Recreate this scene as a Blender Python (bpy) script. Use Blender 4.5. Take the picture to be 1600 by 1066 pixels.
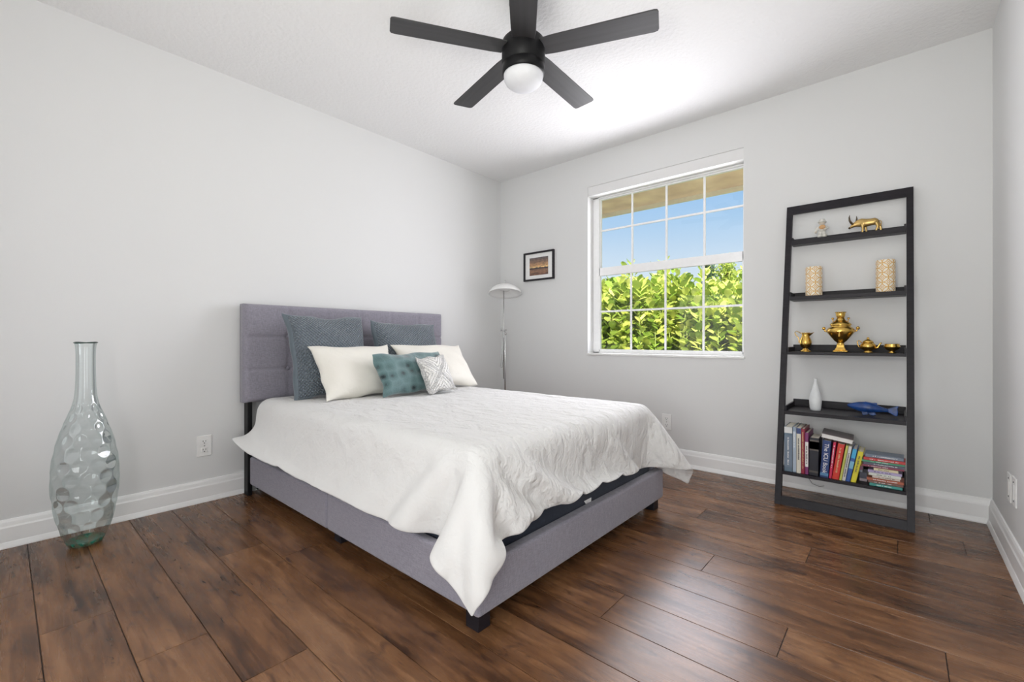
import bpy, bmesh, math, random
import numpy as np
from mathutils import Vector, Matrix, Euler
for o in list(bpy.data.objects): bpy.data.objects.remove(o)
S = bpy.context.scene
COL = S.collection
rnd = random.Random(7)
PI = math.pi
W, H = 3.687, 2.74           # room width (x), ceiling height; wall_left is x=0, wall_back is y=0
REAR = -4.6

# ---------------------------------------------------------------- camera
cd = bpy.data.cameras.new('camera'); cam = bpy.data.objects.new('camera', cd); COL.objects.link(cam)
cam.location = (3.3036, -3.5956, 1.020)
cam.rotation_euler = (PI/2, 0, math.radians(41.1026))
cd.sensor_width = 36; cd.lens = 695.7*36/1600; cd.shift_y = -2.7/1600; cd.clip_start = .02
S.camera = cam
# ---------------------------------------------------------------- world
wd = bpy.data.worlds.new('sky'); S.world = wd; wd.use_nodes = True
nt = wd.node_tree; N = nt.nodes; bg = N['Background']
tc = N.new('ShaderNodeTexCoord'); sp = N.new('ShaderNodeSeparateXYZ'); cr = N.new('ShaderNodeValToRGB')
nt.links.new(tc.outputs['Generated'], sp.inputs[0]); nt.links.new(sp.outputs['Z'], cr.inputs[0]); nt.links.new(cr.outputs[0], bg.inputs[0])
e = cr.color_ramp.elements
e[0].position = 0.0; e[0].color = (.80, .88, .97, 1)
e[1].position = .6; e[1].color = (.10, .27, .75, 1)
for p_, c_ in ((.10, (.80, .89, .97, 1)), (.17, (.64, .78, .95, 1)), (.24, (.46, .67, .93, 1)), (.32, (.31, .55, .90, 1))):
    k = e.new(p_); k.color = c_
bg.inputs[1].default_value = 1.0
# ---------------------------------------------------------------- lights
def light(name, kind, loc, rot, energy, color=(1, 1, 1), **kw):
    l = bpy.data.lights.new(name, kind); l.energy = energy; l.color = color
    for k, v in kw.items(): setattr(l, k, v)
    o = bpy.data.objects.new(name, l); COL.objects.link(o); o.location = loc; o.rotation_euler = rot
    return o
def aim(d): return Vector(d).to_track_quat('-Z', 'Y').to_euler()
light('sun', 'SUN', (0, 0, 8), aim((-.35, .55, -.80)), 17, (1, .95, .82), angle=.009)
light('window_daylight', 'AREA', (1.78, .086, 1.62), aim((0, -1, 0)), 37, (.955, .94, 1), shape='RECTANGLE', size=1.2, size_y=1.36, spread=2.8)
light('rear_right_fill', 'AREA', (3.2, -4.4, .8), aim((-.05, 1, 0)), 29, (.96, .99, 1), shape='RECTANGLE', size=.9, size_y=1.4)  # added fill behind the camera for the lower walls
light('flash_bounced_off_ceiling', 'AREA', (2.9, -3.7, 1.4), aim((-.02, .55, 1)), 21, (1, .98, .87), shape='RECTANGLE', size=.5, size_y=.5)
light('rear_left_fill', 'AREA', (.9, -4.3, 1.1), aim((.6, 1, .1)), 8, (.97, .98, 1), shape='RECTANGLE', size=1.2, size_y=1.4)  # weak fill added behind the camera to lift the right wall; no fixture
# ---------------------------------------------------------------- exposure
vs = S.view_settings; vs.view_transform = 'Standard'; vs.look = 'None'; vs.gamma = 1; vs.use_curve_mapping = False
vs.exposure = 0.0
S.cycles.use_denoising = True
S.cycles.max_bounces = 10; S.cycles.diffuse_bounces = 6; S.cycles.transparent_max_bounces = 16
S.cycles.sample_clamp_indirect = 6

# ================================================================ helpers
def mat(name, col, rough=.5, metal=0, spec=.5, noise=0, nscale=30, bump=0, bscale=200, stretch=None, sheen=0, coat=0, trans=0):
    m = bpy.data.materials.new(name); m.use_nodes = True; t = m.node_tree; b = t.nodes['Principled BSDF']
    b.inputs['Base Color'].default_value = (*col, 1); b.inputs['Roughness'].default_value = rough
    b.inputs['Metallic'].default_value = metal; b.inputs['Specular IOR Level'].default_value = spec
    if sheen: b.inputs['Sheen Weight'].default_value = sheen
    if coat: b.inputs['Coat Weight'].default_value = coat
    if trans: b.inputs['Transmission Weight'].default_value = trans
    c = t.nodes.new('ShaderNodeTexCoord'); mp = t.nodes.new('ShaderNodeMapping'); t.links.new(c.outputs['Object'], mp.inputs[0])
    if stretch: mp.inputs['Scale'].default_value = stretch
    if noise:
        n = t.nodes.new('ShaderNodeTexNoise'); n.inputs['Scale'].default_value = nscale; n.inputs['Detail'].default_value = 5
        t.links.new(mp.outputs[0], n.inputs[0])
        r = t.nodes.new('ShaderNodeValToRGB'); t.links.new(n.outputs[0], r.inputs[0]); t.links.new(r.outputs[0], b.inputs['Base Color'])
        r.color_ramp.elements[0].position = .3; r.color_ramp.elements[1].position = .7
        r.color_ramp.elements[0].color = (*[x*(1-noise) for x in col], 1); r.color_ramp.elements[1].color = (*[min(1, x*(1+noise)) for x in col], 1)
    if bump:
        n = t.nodes.new('ShaderNodeTexNoise'); n.inputs['Scale'].default_value = bscale; n.inputs['Detail'].default_value = 4
        t.links.new(mp.outputs[0], n.inputs[0]); bp = t.nodes.new('ShaderNodeBump'); bp.inputs['Strength'].default_value = bump
        bp.inputs['Distance'].default_value = .006 if bscale < 60 else .004; t.links.new(n.outputs[0], bp.inputs['Height']); t.links.new(bp.outputs[0], b.inputs['Normal'])
    return m
def nd(m, typ, **kw):
    n = m.node_tree.nodes.new(typ)
    for k, v in kw.items():
        if k in n.inputs: n.inputs[k].default_value = v
        else: setattr(n, k, v)
    return n
def lk(m, a, b): m.node_tree.links.new(a, b)
def ramp(m, fac, stops):
    r = nd(m, 'ShaderNodeValToRGB'); el = r.color_ramp.elements
    el[0].position, el[0].color = stops[0][0], (*stops[0][1], 1); el[1].position, el[1].color = stops[-1][0], (*stops[-1][1], 1)
    for p, c in stops[1:-1]: x = el.new(p); x.color = (*c, 1)
    lk(m, fac, r.inputs[0]); return r.outputs[0]
def mth(m, op, a, b=None):
    n = nd(m, 'ShaderNodeMath', operation=op)
    for i, v in enumerate((a, b)):
        if v is None: continue
        if isinstance(v, (int, float)): n.inputs[i].default_value = v
        else: lk(m, v, n.inputs[i])
    return n.outputs[0]

def link(name, bm, m, parent=None, smooth=False, bevel=0, seg=2, sub=0):
    me = bpy.data.meshes.new(name)
    if isinstance(bm, bmesh.types.BMesh):
        bmesh.ops.recalc_face_normals(bm, faces=bm.faces); bm.to_mesh(me); bm.free()
    else: me = bm; me.name = name
    for x in (m if isinstance(m, (list, tuple)) else [m]): me.materials.append(x)
    o = bpy.data.objects.new(name, me); COL.objects.link(o)
    if parent: o.parent = parent
    if smooth: me.polygons.foreach_set('use_smooth', [True]*len(me.polygons))
    if bevel:
        b = o.modifiers.new('bevel', 'BEVEL'); b.width = bevel; b.segments = seg; b.limit_method = 'ANGLE'; b.angle_limit = .7
    if sub:
        s = o.modifiers.new('sub', 'SUBSURF'); s.levels = s.render_levels = sub
    return o
def tag(o, label=None, cat=None, group=None, kind=None):
    if label: o['label'] = label
    if cat: o['category'] = cat
    if group: o['group'] = group
    if kind: o['kind'] = kind
    return o
def thing(name, loc, label, cat, group=None, rot=(0, 0, 0)):
    o = bpy.data.objects.new(name, None); COL.objects.link(o); o.location = loc; o.rotation_euler = rot; o.empty_display_size = .05
    return tag(o, label, cat, group)
def B(): return bmesh.new()
def box(bm, x0, x1, y0, y1, z0, z1, M=None):
    vs_ = [bm.verts.new((x, y, z)) for x in (x0, x1) for y in (y0, y1) for z in (z0, z1)]
    for f in ((0, 1, 3, 2), (4, 6, 7, 5), (0, 4, 5, 1), (2, 3, 7, 6), (0, 2, 6, 4), (1, 5, 7, 3)):
        bm.faces.new([vs_[i] for i in f])
    if M: bmesh.ops.transform(bm, matrix=M, verts=vs_)
    return bm
def lathe(prof, n=48, bm=None, M=None, cap0=True, cap1=True):
    bm = bm or B(); rings = []; allv = []
    for r, z in prof:
        if r < 1e-5: v = bm.verts.new((0, 0, z)); rings.append([v]*n); allv.append(v)
        else:
            ring = [bm.verts.new((r*math.cos(2*PI*i/n), r*math.sin(2*PI*i/n), z)) for i in range(n)]; rings.append(ring); allv += ring
    for a, b in zip(rings, rings[1:]):
        for i in range(n):
            j = (i+1) % n; q = []
            for v in (a[i], a[j], b[j], b[i]):
                if v not in q: q.append(v)
            if len(q) > 2: bm.faces.new(q)
    if cap0 and prof[0][0] > 1e-5: bm.faces.new(rings[0][::-1])
    if cap1 and prof[-1][0] > 1e-5: bm.faces.new(rings[-1])
    if M: bmesh.ops.transform(bm, matrix=M, verts=allv)
    return bm
def tube(pts, rad, n=12, bm=None, sy=1.0):
    """a swept tube through pts; rad a number or one radius per point; sy squashes it across"""
    bm = bm or B(); pts = [Vector(p) for p in pts]; rings = []; up = None
    for i, p in enumerate(pts):
        t = (pts[min(i+1, len(pts)-1)]-pts[max(i-1, 0)]).normalized()
        if up is None: up = t.orthogonal().normalized()
        up = (up-t*up.dot(t)).normalized(); s = t.cross(up)
        r = rad[i] if isinstance(rad, (list, tuple)) else rad
        rings.append([bm.verts.new(p+(up*math.cos(2*PI*k/n)+s*math.sin(2*PI*k/n)*sy)*r) for k in range(n)])
    for a, b in zip(rings, rings[1:]):
        for k in range(n): bm.faces.new((a[k], a[(k+1) % n], b[(k+1) % n], b[k]))
    bm.faces.new(rings[0][::-1]); bm.faces.new(rings[-1])
    return bm
def loft(secs, n=20, bm=None):
    """ellipse sections (centre, half-width y, half-height z) swept along x"""
    bm = bm or B(); rings = []
    for (c, a, b) in secs:
        rings.append([bm.verts.new((c[0], c[1]+a*math.cos(2*PI*k/n), c[2]+b*math.sin(2*PI*k/n))) for k in range(n)])
    for p, q in zip(rings, rings[1:]):
        for k in range(n): bm.faces.new((p[k], p[(k+1) % n], q[(k+1) % n], q[k]))
    bm.faces.new(rings[0]); bm.faces.new(rings[-1])
    return bm
def prism(outline, y0, y1, bm=None):
    """outline in x,z extruded along y"""
    bm = bm or B(); a = [bm.verts.new((x, y0, z)) for x, z in outline]; b = [bm.verts.new((x, y1, z)) for x, z in outline]
    n = len(a); bm.faces.new(a); bm.faces.new(b[::-1])
    for i in range(n): bm.faces.new((a[i], b[i], b[(i+1) % n], a[(i+1) % n]))
    return bm
def ball(bm, c, r, sc=(1, 1, 1), seg=20):
    M = Matrix.Translation(c) @ Matrix.Diagonal((*[r*s for s in sc], 1))
    bmesh.ops.create_uvsphere(bm, u_segments=seg, v_segments=seg//2, radius=1, matrix=M); return bm
def fuse(o, vox):
    r = o.modifiers.new('remesh', 'REMESH'); r.mode = 'VOXEL'; r.voxel_size = vox; r.use_smooth_shade = True
    s = o.modifiers.new('smooth', 'SMOOTH'); s.factor = .6; s.iterations = 4
def text_mesh(body, size, name, m, parent, loc, rot, depth=.0006):
    cu = bpy.data.curves.new('t', 'FONT'); cu.body = body; cu.size = size; cu.extrude = depth/2; cu.align_x = 'CENTER'; cu.align_y = 'CENTER'
    t = bpy.data.objects.new('t', cu); COL.objects.link(t); bpy.context.view_layer.update()
    me = bpy.data.meshes.new_from_object(t.evaluated_get(bpy.context.evaluated_depsgraph_get())); bpy.data.objects.remove(t)
    o = link(name, me, m, parent); o.location = loc; o.rotation_euler = rot; return o

# ================================================================ materials
M_wall = mat('wall_paint', (.72, .725, .725), .75, bump=.08, bscale=260)
M_ceil = mat('ceiling_texture', (.80, .80, .80), .9, bump=.8, bscale=42)
M_trim = mat('trim_paint', (.86, .86, .86), .35, bump=.02, bscale=60)
M_vinyl = mat('window_vinyl', (.92, .925, .93), .35, noise=.02)
M_marble = mat('sill_marble', (.84, .84, .83), .25, noise=.06, nscale=12)
M_black = mat('black_stained_wood', (.014, .012, .016), .45, spec=.3, noise=.25, nscale=14, stretch=(1, 1, 6), bump=.1)
M_blackm = mat('black_metal', (.008, .008, .009), .45, spec=.2, noise=.1)
M_white = mat('white_plastic', (.83, .83, .82), .35, noise=.02)
M_dark = mat('dark_slot', (.02, .02, .02), .5, noise=.1)
M_brass = mat('polished_brass', (.74, .48, .12), .26, metal=1, noise=.16, nscale=45, bump=.08, bscale=160)
M_chrome = mat('brushed_nickel', (.62, .62, .62), .25, metal=1, noise=.05)

# grey-violet linen upholstery
def linen(name, col, sc=420):
    m = mat(name, col, .95, spec=.2, sheen=.25); b = m.node_tree.nodes['Principled BSDF']
    c = nd(m, 'ShaderNodeTexCoord')
    ws = []
    for st in ((1, 1, .12), (.12, .12, 1)):
        mp = nd(m, 'ShaderNodeMapping', Scale=st); lk(m, c.outputs['Object'], mp.inputs[0])
        n = nd(m, 'ShaderNodeTexNoise', Scale=sc, Detail=2); lk(m, mp.outputs[0], n.inputs[0]); ws.append(n.outputs[0])
    s = mth(m, 'MULTIPLY', mth(m, 'ADD', *ws), .5)
    lk(m, ramp(m, s, [(.36, [x*.82 for x in col]), (.64, [min(1, x*1.2) for x in col])]), b.inputs['Base Color'])
    bp = nd(m, 'ShaderNodeBump', Strength=.25, Distance=.002); lk(m, s, bp.inputs['Height']); lk(m, bp.outputs[0], b.inputs['Normal'])
    return m
M_linen = linen('grey_linen', (.262, .25, .295))
M_navy = linen('navy_ticking', (.016, .022, .040), 300)

# duvet cotton: white, wrinkled
def cotton(name, col, bump=.5, sc=9, dist=.016, calm=False):
    m = mat(name, col, .85, spec=.25, sheen=.15); b = m.node_tree.nodes['Principled BSDF']; c = nd(m, 'ShaderNodeTexCoord')
    n1 = nd(m, 'ShaderNodeTexNoise', Scale=sc, Detail=4, Roughness=.5, Distortion=.7); mp = nd(m, 'ShaderNodeMapping', Scale=(.8, 1.7, .8)); mp.inputs['Rotation'].default_value = (0, 0, math.radians(-35)); lk(m, c.outputs['Object'], mp.inputs[0]); lk(m, mp.outputs[0], n1.inputs[0])
    n2 = nd(m, 'ShaderNodeTexNoise', Scale=sc*4.5, Detail=3, Distortion=1.2); lk(m, c.outputs['Object'], n2.inputs[0])
    n3 = nd(m, 'ShaderNodeTexNoise', Scale=700, Detail=1); lk(m, c.outputs['Object'], n3.inputs[0])
    s = mth(m, 'ADD', n1.outputs[0], mth(m, 'ADD', mth(m, 'MULTIPLY', n2.outputs[0], .22), mth(m, 'MULTIPLY', n3.outputs[0], .012)))
    if calm:   # the side that hangs towards the vase is pulled smooth
        sx = nd(m, 'ShaderNodeSeparateXYZ'); lk(m, c.outputs['Object'], sx.inputs[0]); k = nd(m, 'ShaderNodeMapRange'); lk(m, sx.outputs[1], k.inputs[0])
        k.inputs[1].default_value = -.82; k.inputs[2].default_value = -.66; k.inputs[3].default_value = .14; k.inputs[4].default_value = 1; s = mth(m, 'MULTIPLY', s, k.outputs[0])
    bp = nd(m, 'ShaderNodeBump', Strength=bump, Distance=dist); lk(m, s, bp.inputs['Height']); lk(m, bp.outputs[0], b.inputs['Normal'])
    return m
M_duvet = cotton('white_cotton', (.73, .725, .715), 1.0, 7, .032, True)
M_cream = cotton('cream_satin', (.79, .765, .70), .5, 5); M_cream.node_tree.nodes['Principled BSDF'].inputs['Roughness'].default_value = .5

# floor planks: each plank face carries its own random numbers in attribute 'plank'
def floor_mat():
    m = mat('walnut_laminate', (.1, .05, .03), .3, spec=.42); b = m.node_tree.nodes['Principled BSDF']
    at = nd(m, 'ShaderNodeAttribute', attribute_name='plank'); c = nd(m, 'ShaderNodeTexCoord')
    off = nd(m, 'ShaderNodeVectorMath', operation='SCALE'); off.inputs['Scale'].default_value = 37.0; lk(m, at.outputs['Color'], off.inputs[0])
    ad = nd(m, 'ShaderNodeVectorMath', operation='ADD'); lk(m, c.outputs['Object'], ad.inputs[0]); lk(m, off.outputs[0], ad.inputs[1])
    def N_(sc, st, det=5, dist=0., rough=.5):
        mp = nd(m, 'ShaderNodeMapping', Scale=st); lk(m, ad.outputs[0], mp.inputs[0])
        n = nd(m, 'ShaderNodeTexNoise', Scale=sc, Detail=det, Distortion=dist, Roughness=rough); lk(m, mp.outputs[0], n.inputs[0]); return n.outputs[0]
    blot = N_(3.0, (.8, 3.0, 1), 4, .9, .55)            # broad light and dark figure
    grain = N_(26, (.10, 1.6, 1), 6, .5, .65)            # long grain
    fine = N_(160, (.06, 1.4, 1), 2)
    knot = N_(4.2, (1.0, 3.2, 1), 2, 2.2)
    tone = mth(m, 'MULTIPLY', nd_sep(m, at), .14)
    s = mth(m, 'ADD', mth(m, 'ADD', mth(m, 'MULTIPLY', blot, .85), mth(m, 'MULTIPLY', grain, .38)), mth(m, 'ADD', mth(m, 'MULTIPLY', fine, .10), tone))
    col = ramp(m, s, [(.40, (.026, .012, .007)), (.55, (.075, .032, .014)), (.70, (.15, .067, .028)), (.84, (.225, .107, .047)), (1.0, (.30, .155, .075))])
    kd = ramp(m, knot, [(.60, (1, 1, 1)), (.74, (.42, .38, .40))])
    mx = nd(m, 'ShaderNodeMix', data_type='RGBA', blend_type='MULTIPLY'); mx.inputs['Factor'].default_value = 1
    lk(m, col, mx.inputs['A']); lk(m, kd, mx.inputs['B'])
    crack = mth(m, 'ABSOLUTE', mth(m, 'SUBTRACT', N_(2.6, (1.0, 4.5, 1), 4, 1.6), .5)); where = ramp(m, N_(1.7, (1, 2.5, 1), 2), [(.55, (0, 0, 0)), (.64, (1, 1, 1))])
    ck = nd(m, 'ShaderNodeMix', data_type='RGBA', blend_type='MULTIPLY'); lk(m, where, ck.inputs['Factor']); lk(m, mx.outputs['Result'], ck.inputs['A']); lk(m, ramp(m, crack, [(0, (.25, .22, .2)), (.010, (1, 1, 1))]), ck.inputs['B'])
    lk(m, ck.outputs['Result'], b.inputs['Base Color'])
    lk(m, ramp(m, grain, [(.2, (.31,)*3), (.8, (.24,)*3)]), b.inputs['Roughness'])
    bp = nd(m, 'ShaderNodeBump', Strength=.10, Distance=.0015); lk(m, mth(m, 'ADD', grain, fine), bp.inputs['Height']); lk(m, bp.outputs[0], b.inputs['Normal'])
    return m
def nd_sep(m, at):
    s = nd(m, 'ShaderNodeSeparateColor'); lk(m, at.outputs['Color'], s.inputs[0]); return s.outputs[0]
M_floor = floor_mat()
M_gap = mat('plank_groove', (.012, .006, .004), .7, noise=.1)

# ================================================================ room shell
def struct(name, bm, m, parent=None, **k):
    o = link(name, bm, m, parent, **k)
    if not parent: o['kind'] = 'structure'
    return o
def build_floor():
    bm = B(); lay = bm.loops.layers.color.new('plank'); pitch = .194; g = .0011
    known = {0: 1.07, 1: 1.49, 2: 1.83, -1: .64, 7: 2.475, 8: 3.004, 9: 3.414, 10: 2.642, 12: 2.977, 11: 1.9, 6: 2.02, 5: 1.65, 4: 1.12, 3: .90}
    L = 1.82
    for k in range(-6, 20):
        y0 = -3.512+pitch*k; y1 = y0+pitch
        if y0 > 0: continue
        y1 = min(y1, 0.0); y0 = max(y0, REAR)
        if y1 <= y0: continue
        x = known.get(k, rnd.uniform(.3, 1.8))-3*L
        while x < W:
            a, b_ = max(x, 0), min(x+L, W); x += L
            if b_-a < .01: continue
            c = (rnd.random(), rnd.random(), rnd.random(), 1); t = .0008
            outer = [(a+g, y0+g), (b_-g, y0+g), (b_-g, y1-g), (a+g, y1-g)]
            inner = [(a+g+t, y0+g+t), (b_-g-t, y0+g+t), (b_-g-t, y1-g-t), (a+g+t, y1-g-t)]
            vo = [bm.verts.new((p[0], p[1], -.002)) for p in outer]; vi = [bm.verts.new((p[0], p[1], 0)) for p in inner]
            fs = [bm.faces.new(vi)]+[bm.faces.new((vo[i], vo[(i+1) % 4], vi[(i+1) % 4], vi[i])) for i in range(4)]
            for f in fs:
                for l in f.loops: l[lay] = c
    n = len(bm.faces)
    box(bm, -.02, W+.02, REAR-.02, .02, -.06, -.0021)
    bm.faces.ensure_lookup_table()
    for f in bm.faces[n:]: f.material_index = 1
    struct('floor', bm, [M_floor, M_gap])
build_floor()
struct('ceiling', box(B(), -.12, W+.12, REAR-.1, .16, H, H+.12), M_ceil)
struct('wall_left', box(B(), -.12, 0, REAR-.1, .16, -.05, H), M_wall)
struct('wall_right', box(B(), W, W+.12, REAR-.1, .16, -.05, H), M_wall)
struct('wall_rear', box(B(), 0, W, REAR-.12, REAR, -.05, H), M_wall)
WX0, WX1, WZ0, WZ1 = 1.105, 2.433, .887, 2.437
bm = B()
for a in ((0, WX0, 0, .16, -.05, H), (WX1, W, 0, .16, -.05, H), (WX0, WX1, 0, .16, -.05, WZ0), (WX0, WX1, 0, .16, WZ1, H)): box(bm, *a)
struct('wall_back', bm, M_wall)

def baseboard(name, p0, p1, inward):
    """colonial profile swept from p0 to p1; inward is the unit normal into the room"""
    prof = [(0, 0), (.026, 0), (.026, .006), (.019, .026), (.0165, .030), (.0165, .098), (.013, .106), (.010, .124), (.006, .135), (0, .137)]
    bm = B(); p0, p1, n = Vector(p0), Vector(p1), Vector(inward)
    a = [bm.verts.new(p0+n*d+Vector((0, 0, z))) for d, z in prof]; b = [bm.verts.new(p1+n*d+Vector((0, 0, z))) for d, z in prof]
    k = len(prof); bm.faces.new(a); bm.faces.new(b[::-1])
    for i in range(k): bm.faces.new((a[i], b[i], b[(i+1) % k], a[(i+1) % k]))
    struct(name, bm, M_trim)
baseboard('baseboard_left', (0, REAR, 0), (0, 0, 0), (1, 0, 0))
baseboard('baseboard_back', (0, 0, 0), (W, 0, 0), (0, -1, 0))
baseboard('baseboard_right', (W, REAR, 0), (W, 0, 0), (-1, 0, 0))

# ---- window_1
M_glass = bpy.data.materials.new('clear_glass'); M_glass.use_nodes = True
def thin_glass(m, tint, refl=.06, edge=None, rough=0.0, dimple=False):
    t = m.node_tree; t.nodes.clear(); out = nd(m, 'ShaderNodeOutputMaterial'); tr = nd(m, 'ShaderNodeBsdfTransparent'); gl = nd(m, 'ShaderNodeBsdfGlossy', Roughness=rough)
    mix = nd(m, 'ShaderNodeMixShader'); tr.inputs[0].default_value = (*tint, 1)
    if edge:
        lw = nd(m, 'ShaderNodeLayerWeight', Blend=.45); lk(m, ramp(m, lw.outputs['Facing'], [(0, tint), (.55, [(a+b)/2 for a, b in zip(tint, edge)]), (1, edge)]), tr.inputs[0])
    fr = nd(m, 'ShaderNodeFresnel', IOR=1.5); lk(m, mth(m, 'MINIMUM', mth(m, 'MULTIPLY', fr.outputs[0], refl/.04), .48), mix.inputs[0])
    lk(m, tr.outputs[0], mix.inputs[1]); lk(m, gl.outputs[0], mix.inputs[2]); lk(m, mix.outputs[0], out.inputs[0])
thin_glass(M_glass, (.97, .985, .98), .02)
win = bpy.data.objects.new('window_1', None); COL.objects.link(win); win['kind'] = 'structure'
GX0, GX1, FY = 1.166, 2.405, .10
bm = B()
for a in ((WX0, GX0, FY, FY+.05, WZ0, 2.42), (GX1, WX1, FY, FY+.05, WZ0, 2.42), (WX0, WX1, FY, FY+.05, 2.343, 2.42), (WX0, WX1, FY, FY+.05, WZ0, .905)): box(bm, *a)
link('outer_frame', bm, M_vinyl, win, bevel=.003)
box_h = box(B(), WX0+.001, WX1-.001, .004, .098, 2.352, WZ1-.0005)
link('header_panel', box_h, mat('header_paint', (.76, .76, .76), .5, noise=.01), win, bevel=.001)
def sash(name, z0, z1, y, top, bot, mz, st):
    bm = B(); x0, x1 = GX0-.012, GX1+.012
    for a in ((x0, x0+st, y, y+.03, z0, z1), (x1-st, x1, y, y+.03, z0, z1), (x0, x1, y, y+.03, z1-top, z1), (x0, x1, y, y+.03, z0, z0+bot)): box(bm, *a)
    s = link(name, bm, M_vinyl, win, bevel=.003)
    bm = B()
    for mx in (1.483, 1.797, 2.110): box(bm, mx-.0085, mx+.0085, y+.008, y+.020, z0+bot-.002, z1-top+.002)
    box(bm, x0+st-.002, x1-st+.002, y+.0085, y+.0195, mz-.0085, mz+.0085)
    link('muntin_grid', bm, M_vinyl, s, bevel=.002)
    link('pane', box(B(), x0+st-.004, x1-st+.004, y+.012, y+.016, z0+bot-.004, z1-top+.004), M_glass, s)
sash('upper_sash', 1.64, 2.345, .128, .012, .05, 2.045, .014)
sash('lower_sash', .900, 1.69, .104, .075, .028, 1.28, .020)
link('window_sill', box(B(), WX0-.006, WX1+.008, -.012, .10, WZ0-.012, WZ0+.006), M_marble, win, bevel=.003)

# ---- outdoors: eave, ground
M_soffit = mat('tan_stucco_soffit', (.92, .64, .46), .9, noise=.22, nscale=3.5, bump=.5, bscale=90)
M_fascia = mat('cream_fascia', (.80, .74, .58), .6, noise=.05)
bm = B(); box(bm, -3, 7, .16, 1.22, 2.545, 2.60)
struct('trim_1', bm, M_soffit); struct('trim_2', box(B(), -3, 7, 1.22, 1.25, 2.50, 2.68), M_fascia)
struct('ground_1', box(B(), -14, 14, .17, 26, -.35, -.3), mat('lawn', (.42, .40, .30), .95, noise=.2, nscale=20, bump=.5))

# ================================================================ outdoors: hedge and trees
def leaf_mat(name, c0, c1, transl=.45):
    m = bpy.data.materials.new(name); m.use_nodes = True; t = m.node_tree; t.nodes.clear(); out = nd(m, 'ShaderNodeOutputMaterial')
    at = nd(m, 'ShaderNodeAttribute', attribute_name='tint'); s = nd_sep(m, at); col = ramp(m, s, [(0, c0), (1, c1)])
    pb = nd(m, 'ShaderNodeBsdfPrincipled', Roughness=.32); lk(m, col, pb.inputs['Base Color'])
    tl = nd(m, 'ShaderNodeBsdfTranslucent'); lk(m, col, tl.inputs[0]); mx = nd(m, 'ShaderNodeMixShader'); mx.inputs[0].default_value = transl
    lk(m, pb.outputs[0], mx.inputs[1]); lk(m, tl.outputs[0], mx.inputs[2]); lk(m, mx.outputs[0], out.inputs[0]); return m
M_leaf = leaf_mat('clusia_leaf', (.24, .36, .05), (.93, .92, .27))
M_leaf2 = leaf_mat('cypress_leaf', (.07, .13, .07), (.20, .30, .12))
M_stem = mat('green_stem', (.25, .30, .08), .6, noise=.2)
M_bark = mat('grey_bark', (.12, .10, .08), .9, noise=.3, bump=.6, bscale=40)
def leaves(specs, shape=((0, 0), (.28, .34), (.62, .47), (.88, .36), (1, .12))):
    bm = B(); lay = bm.loops.layers.color.new('tint')
    for (p, d, nrm, L, wd_, tint) in specs:
        d = d.normalized(); s = d.cross(nrm); s = s.normalized() if s.length > 1e-4 else d.orthogonal().normalized(); nn = s.cross(d)
        mid = [bm.verts.new(p+d*(L*t)-nn*(L*.10*t*t)) for t, w_ in shape]
        for sd in (1, -1):
            e_ = [bm.verts.new(p+d*(L*t)+s*(sd*w_*wd_)+nn*(L*.06-L*.10*t*t)) if w_ > 0 else mid[0] for t, w_ in shape]
            for i in range(len(shape)-1):
                q = []
                for v in (mid[i], e_[i], e_[i+1], mid[i+1]):
                    if v not in q: q.append(v)
                f = bm.faces.new(q if sd > 0 else q[::-1])
                for l in f.loops: l[lay] = (tint, tint, tint, 1)
    return bm
def hedge():
    root = thing('hedge', (.7, 3.2, -.3), 'tall bright green hedge with broad glossy leaves outside the window', 'hedge')
    sp, bm = [], B()
    r = random.Random(3)
    for i in range(420):
        x = r.uniform(-2.6, 3.2); y = r.uniform(2.6, 4.0); top = 1.80-.10*(x+.2)+.07*math.sin(x*3.1)+r.uniform(-.28, .10)+(y-2.6)*.13
        if r.random() < .09: top += r.uniform(.15, .35)
        base = Vector((x+r.uniform(-.15, .15), y+.1, -.29)); tip = Vector((x+r.uniform(-.1, .1), y, top))
        tube([(base-Vector((.7, 3.2, -.3))), ((base+tip)/2-Vector((.7, 3.2, -.3))), (tip-Vector((.7, 3.2, -.3)))], [.012, .008, .004], 5, bm)
        z = tip.z; k = 0
        while z > .35:
            c = base.lerp(tip, (z-base.z)/(tip.z-base.z)); az = k*PI/2+r.uniform(-.9, .9)
            for s in (0, PI):
                a = az+s; up = r.uniform(.2, 1.5)+.9*min(1, max(0, 1-(tip.z-z)/.18)); d = Vector((math.cos(a), math.sin(a), up+r.uniform(-.2, .3)))
                L = r.uniform(.11, .17); sp.append((c-root.location+Vector((r.uniform(-.05, .05), r.uniform(-.05, .05), r.uniform(-.03, .03))), d, Vector((0, 0, 1)) if abs(d.normalized().z) < .9 else Vector((math.cos(a+PI), math.sin(a+PI), 0)), L, L*.80, r.random()**.8))
            z -= r.uniform(.045, .075); k += 1
    link('foliage', leaves(sp), M_leaf, root, smooth=True); link('stems', bm, M_stem, root)
hedge()
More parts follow.
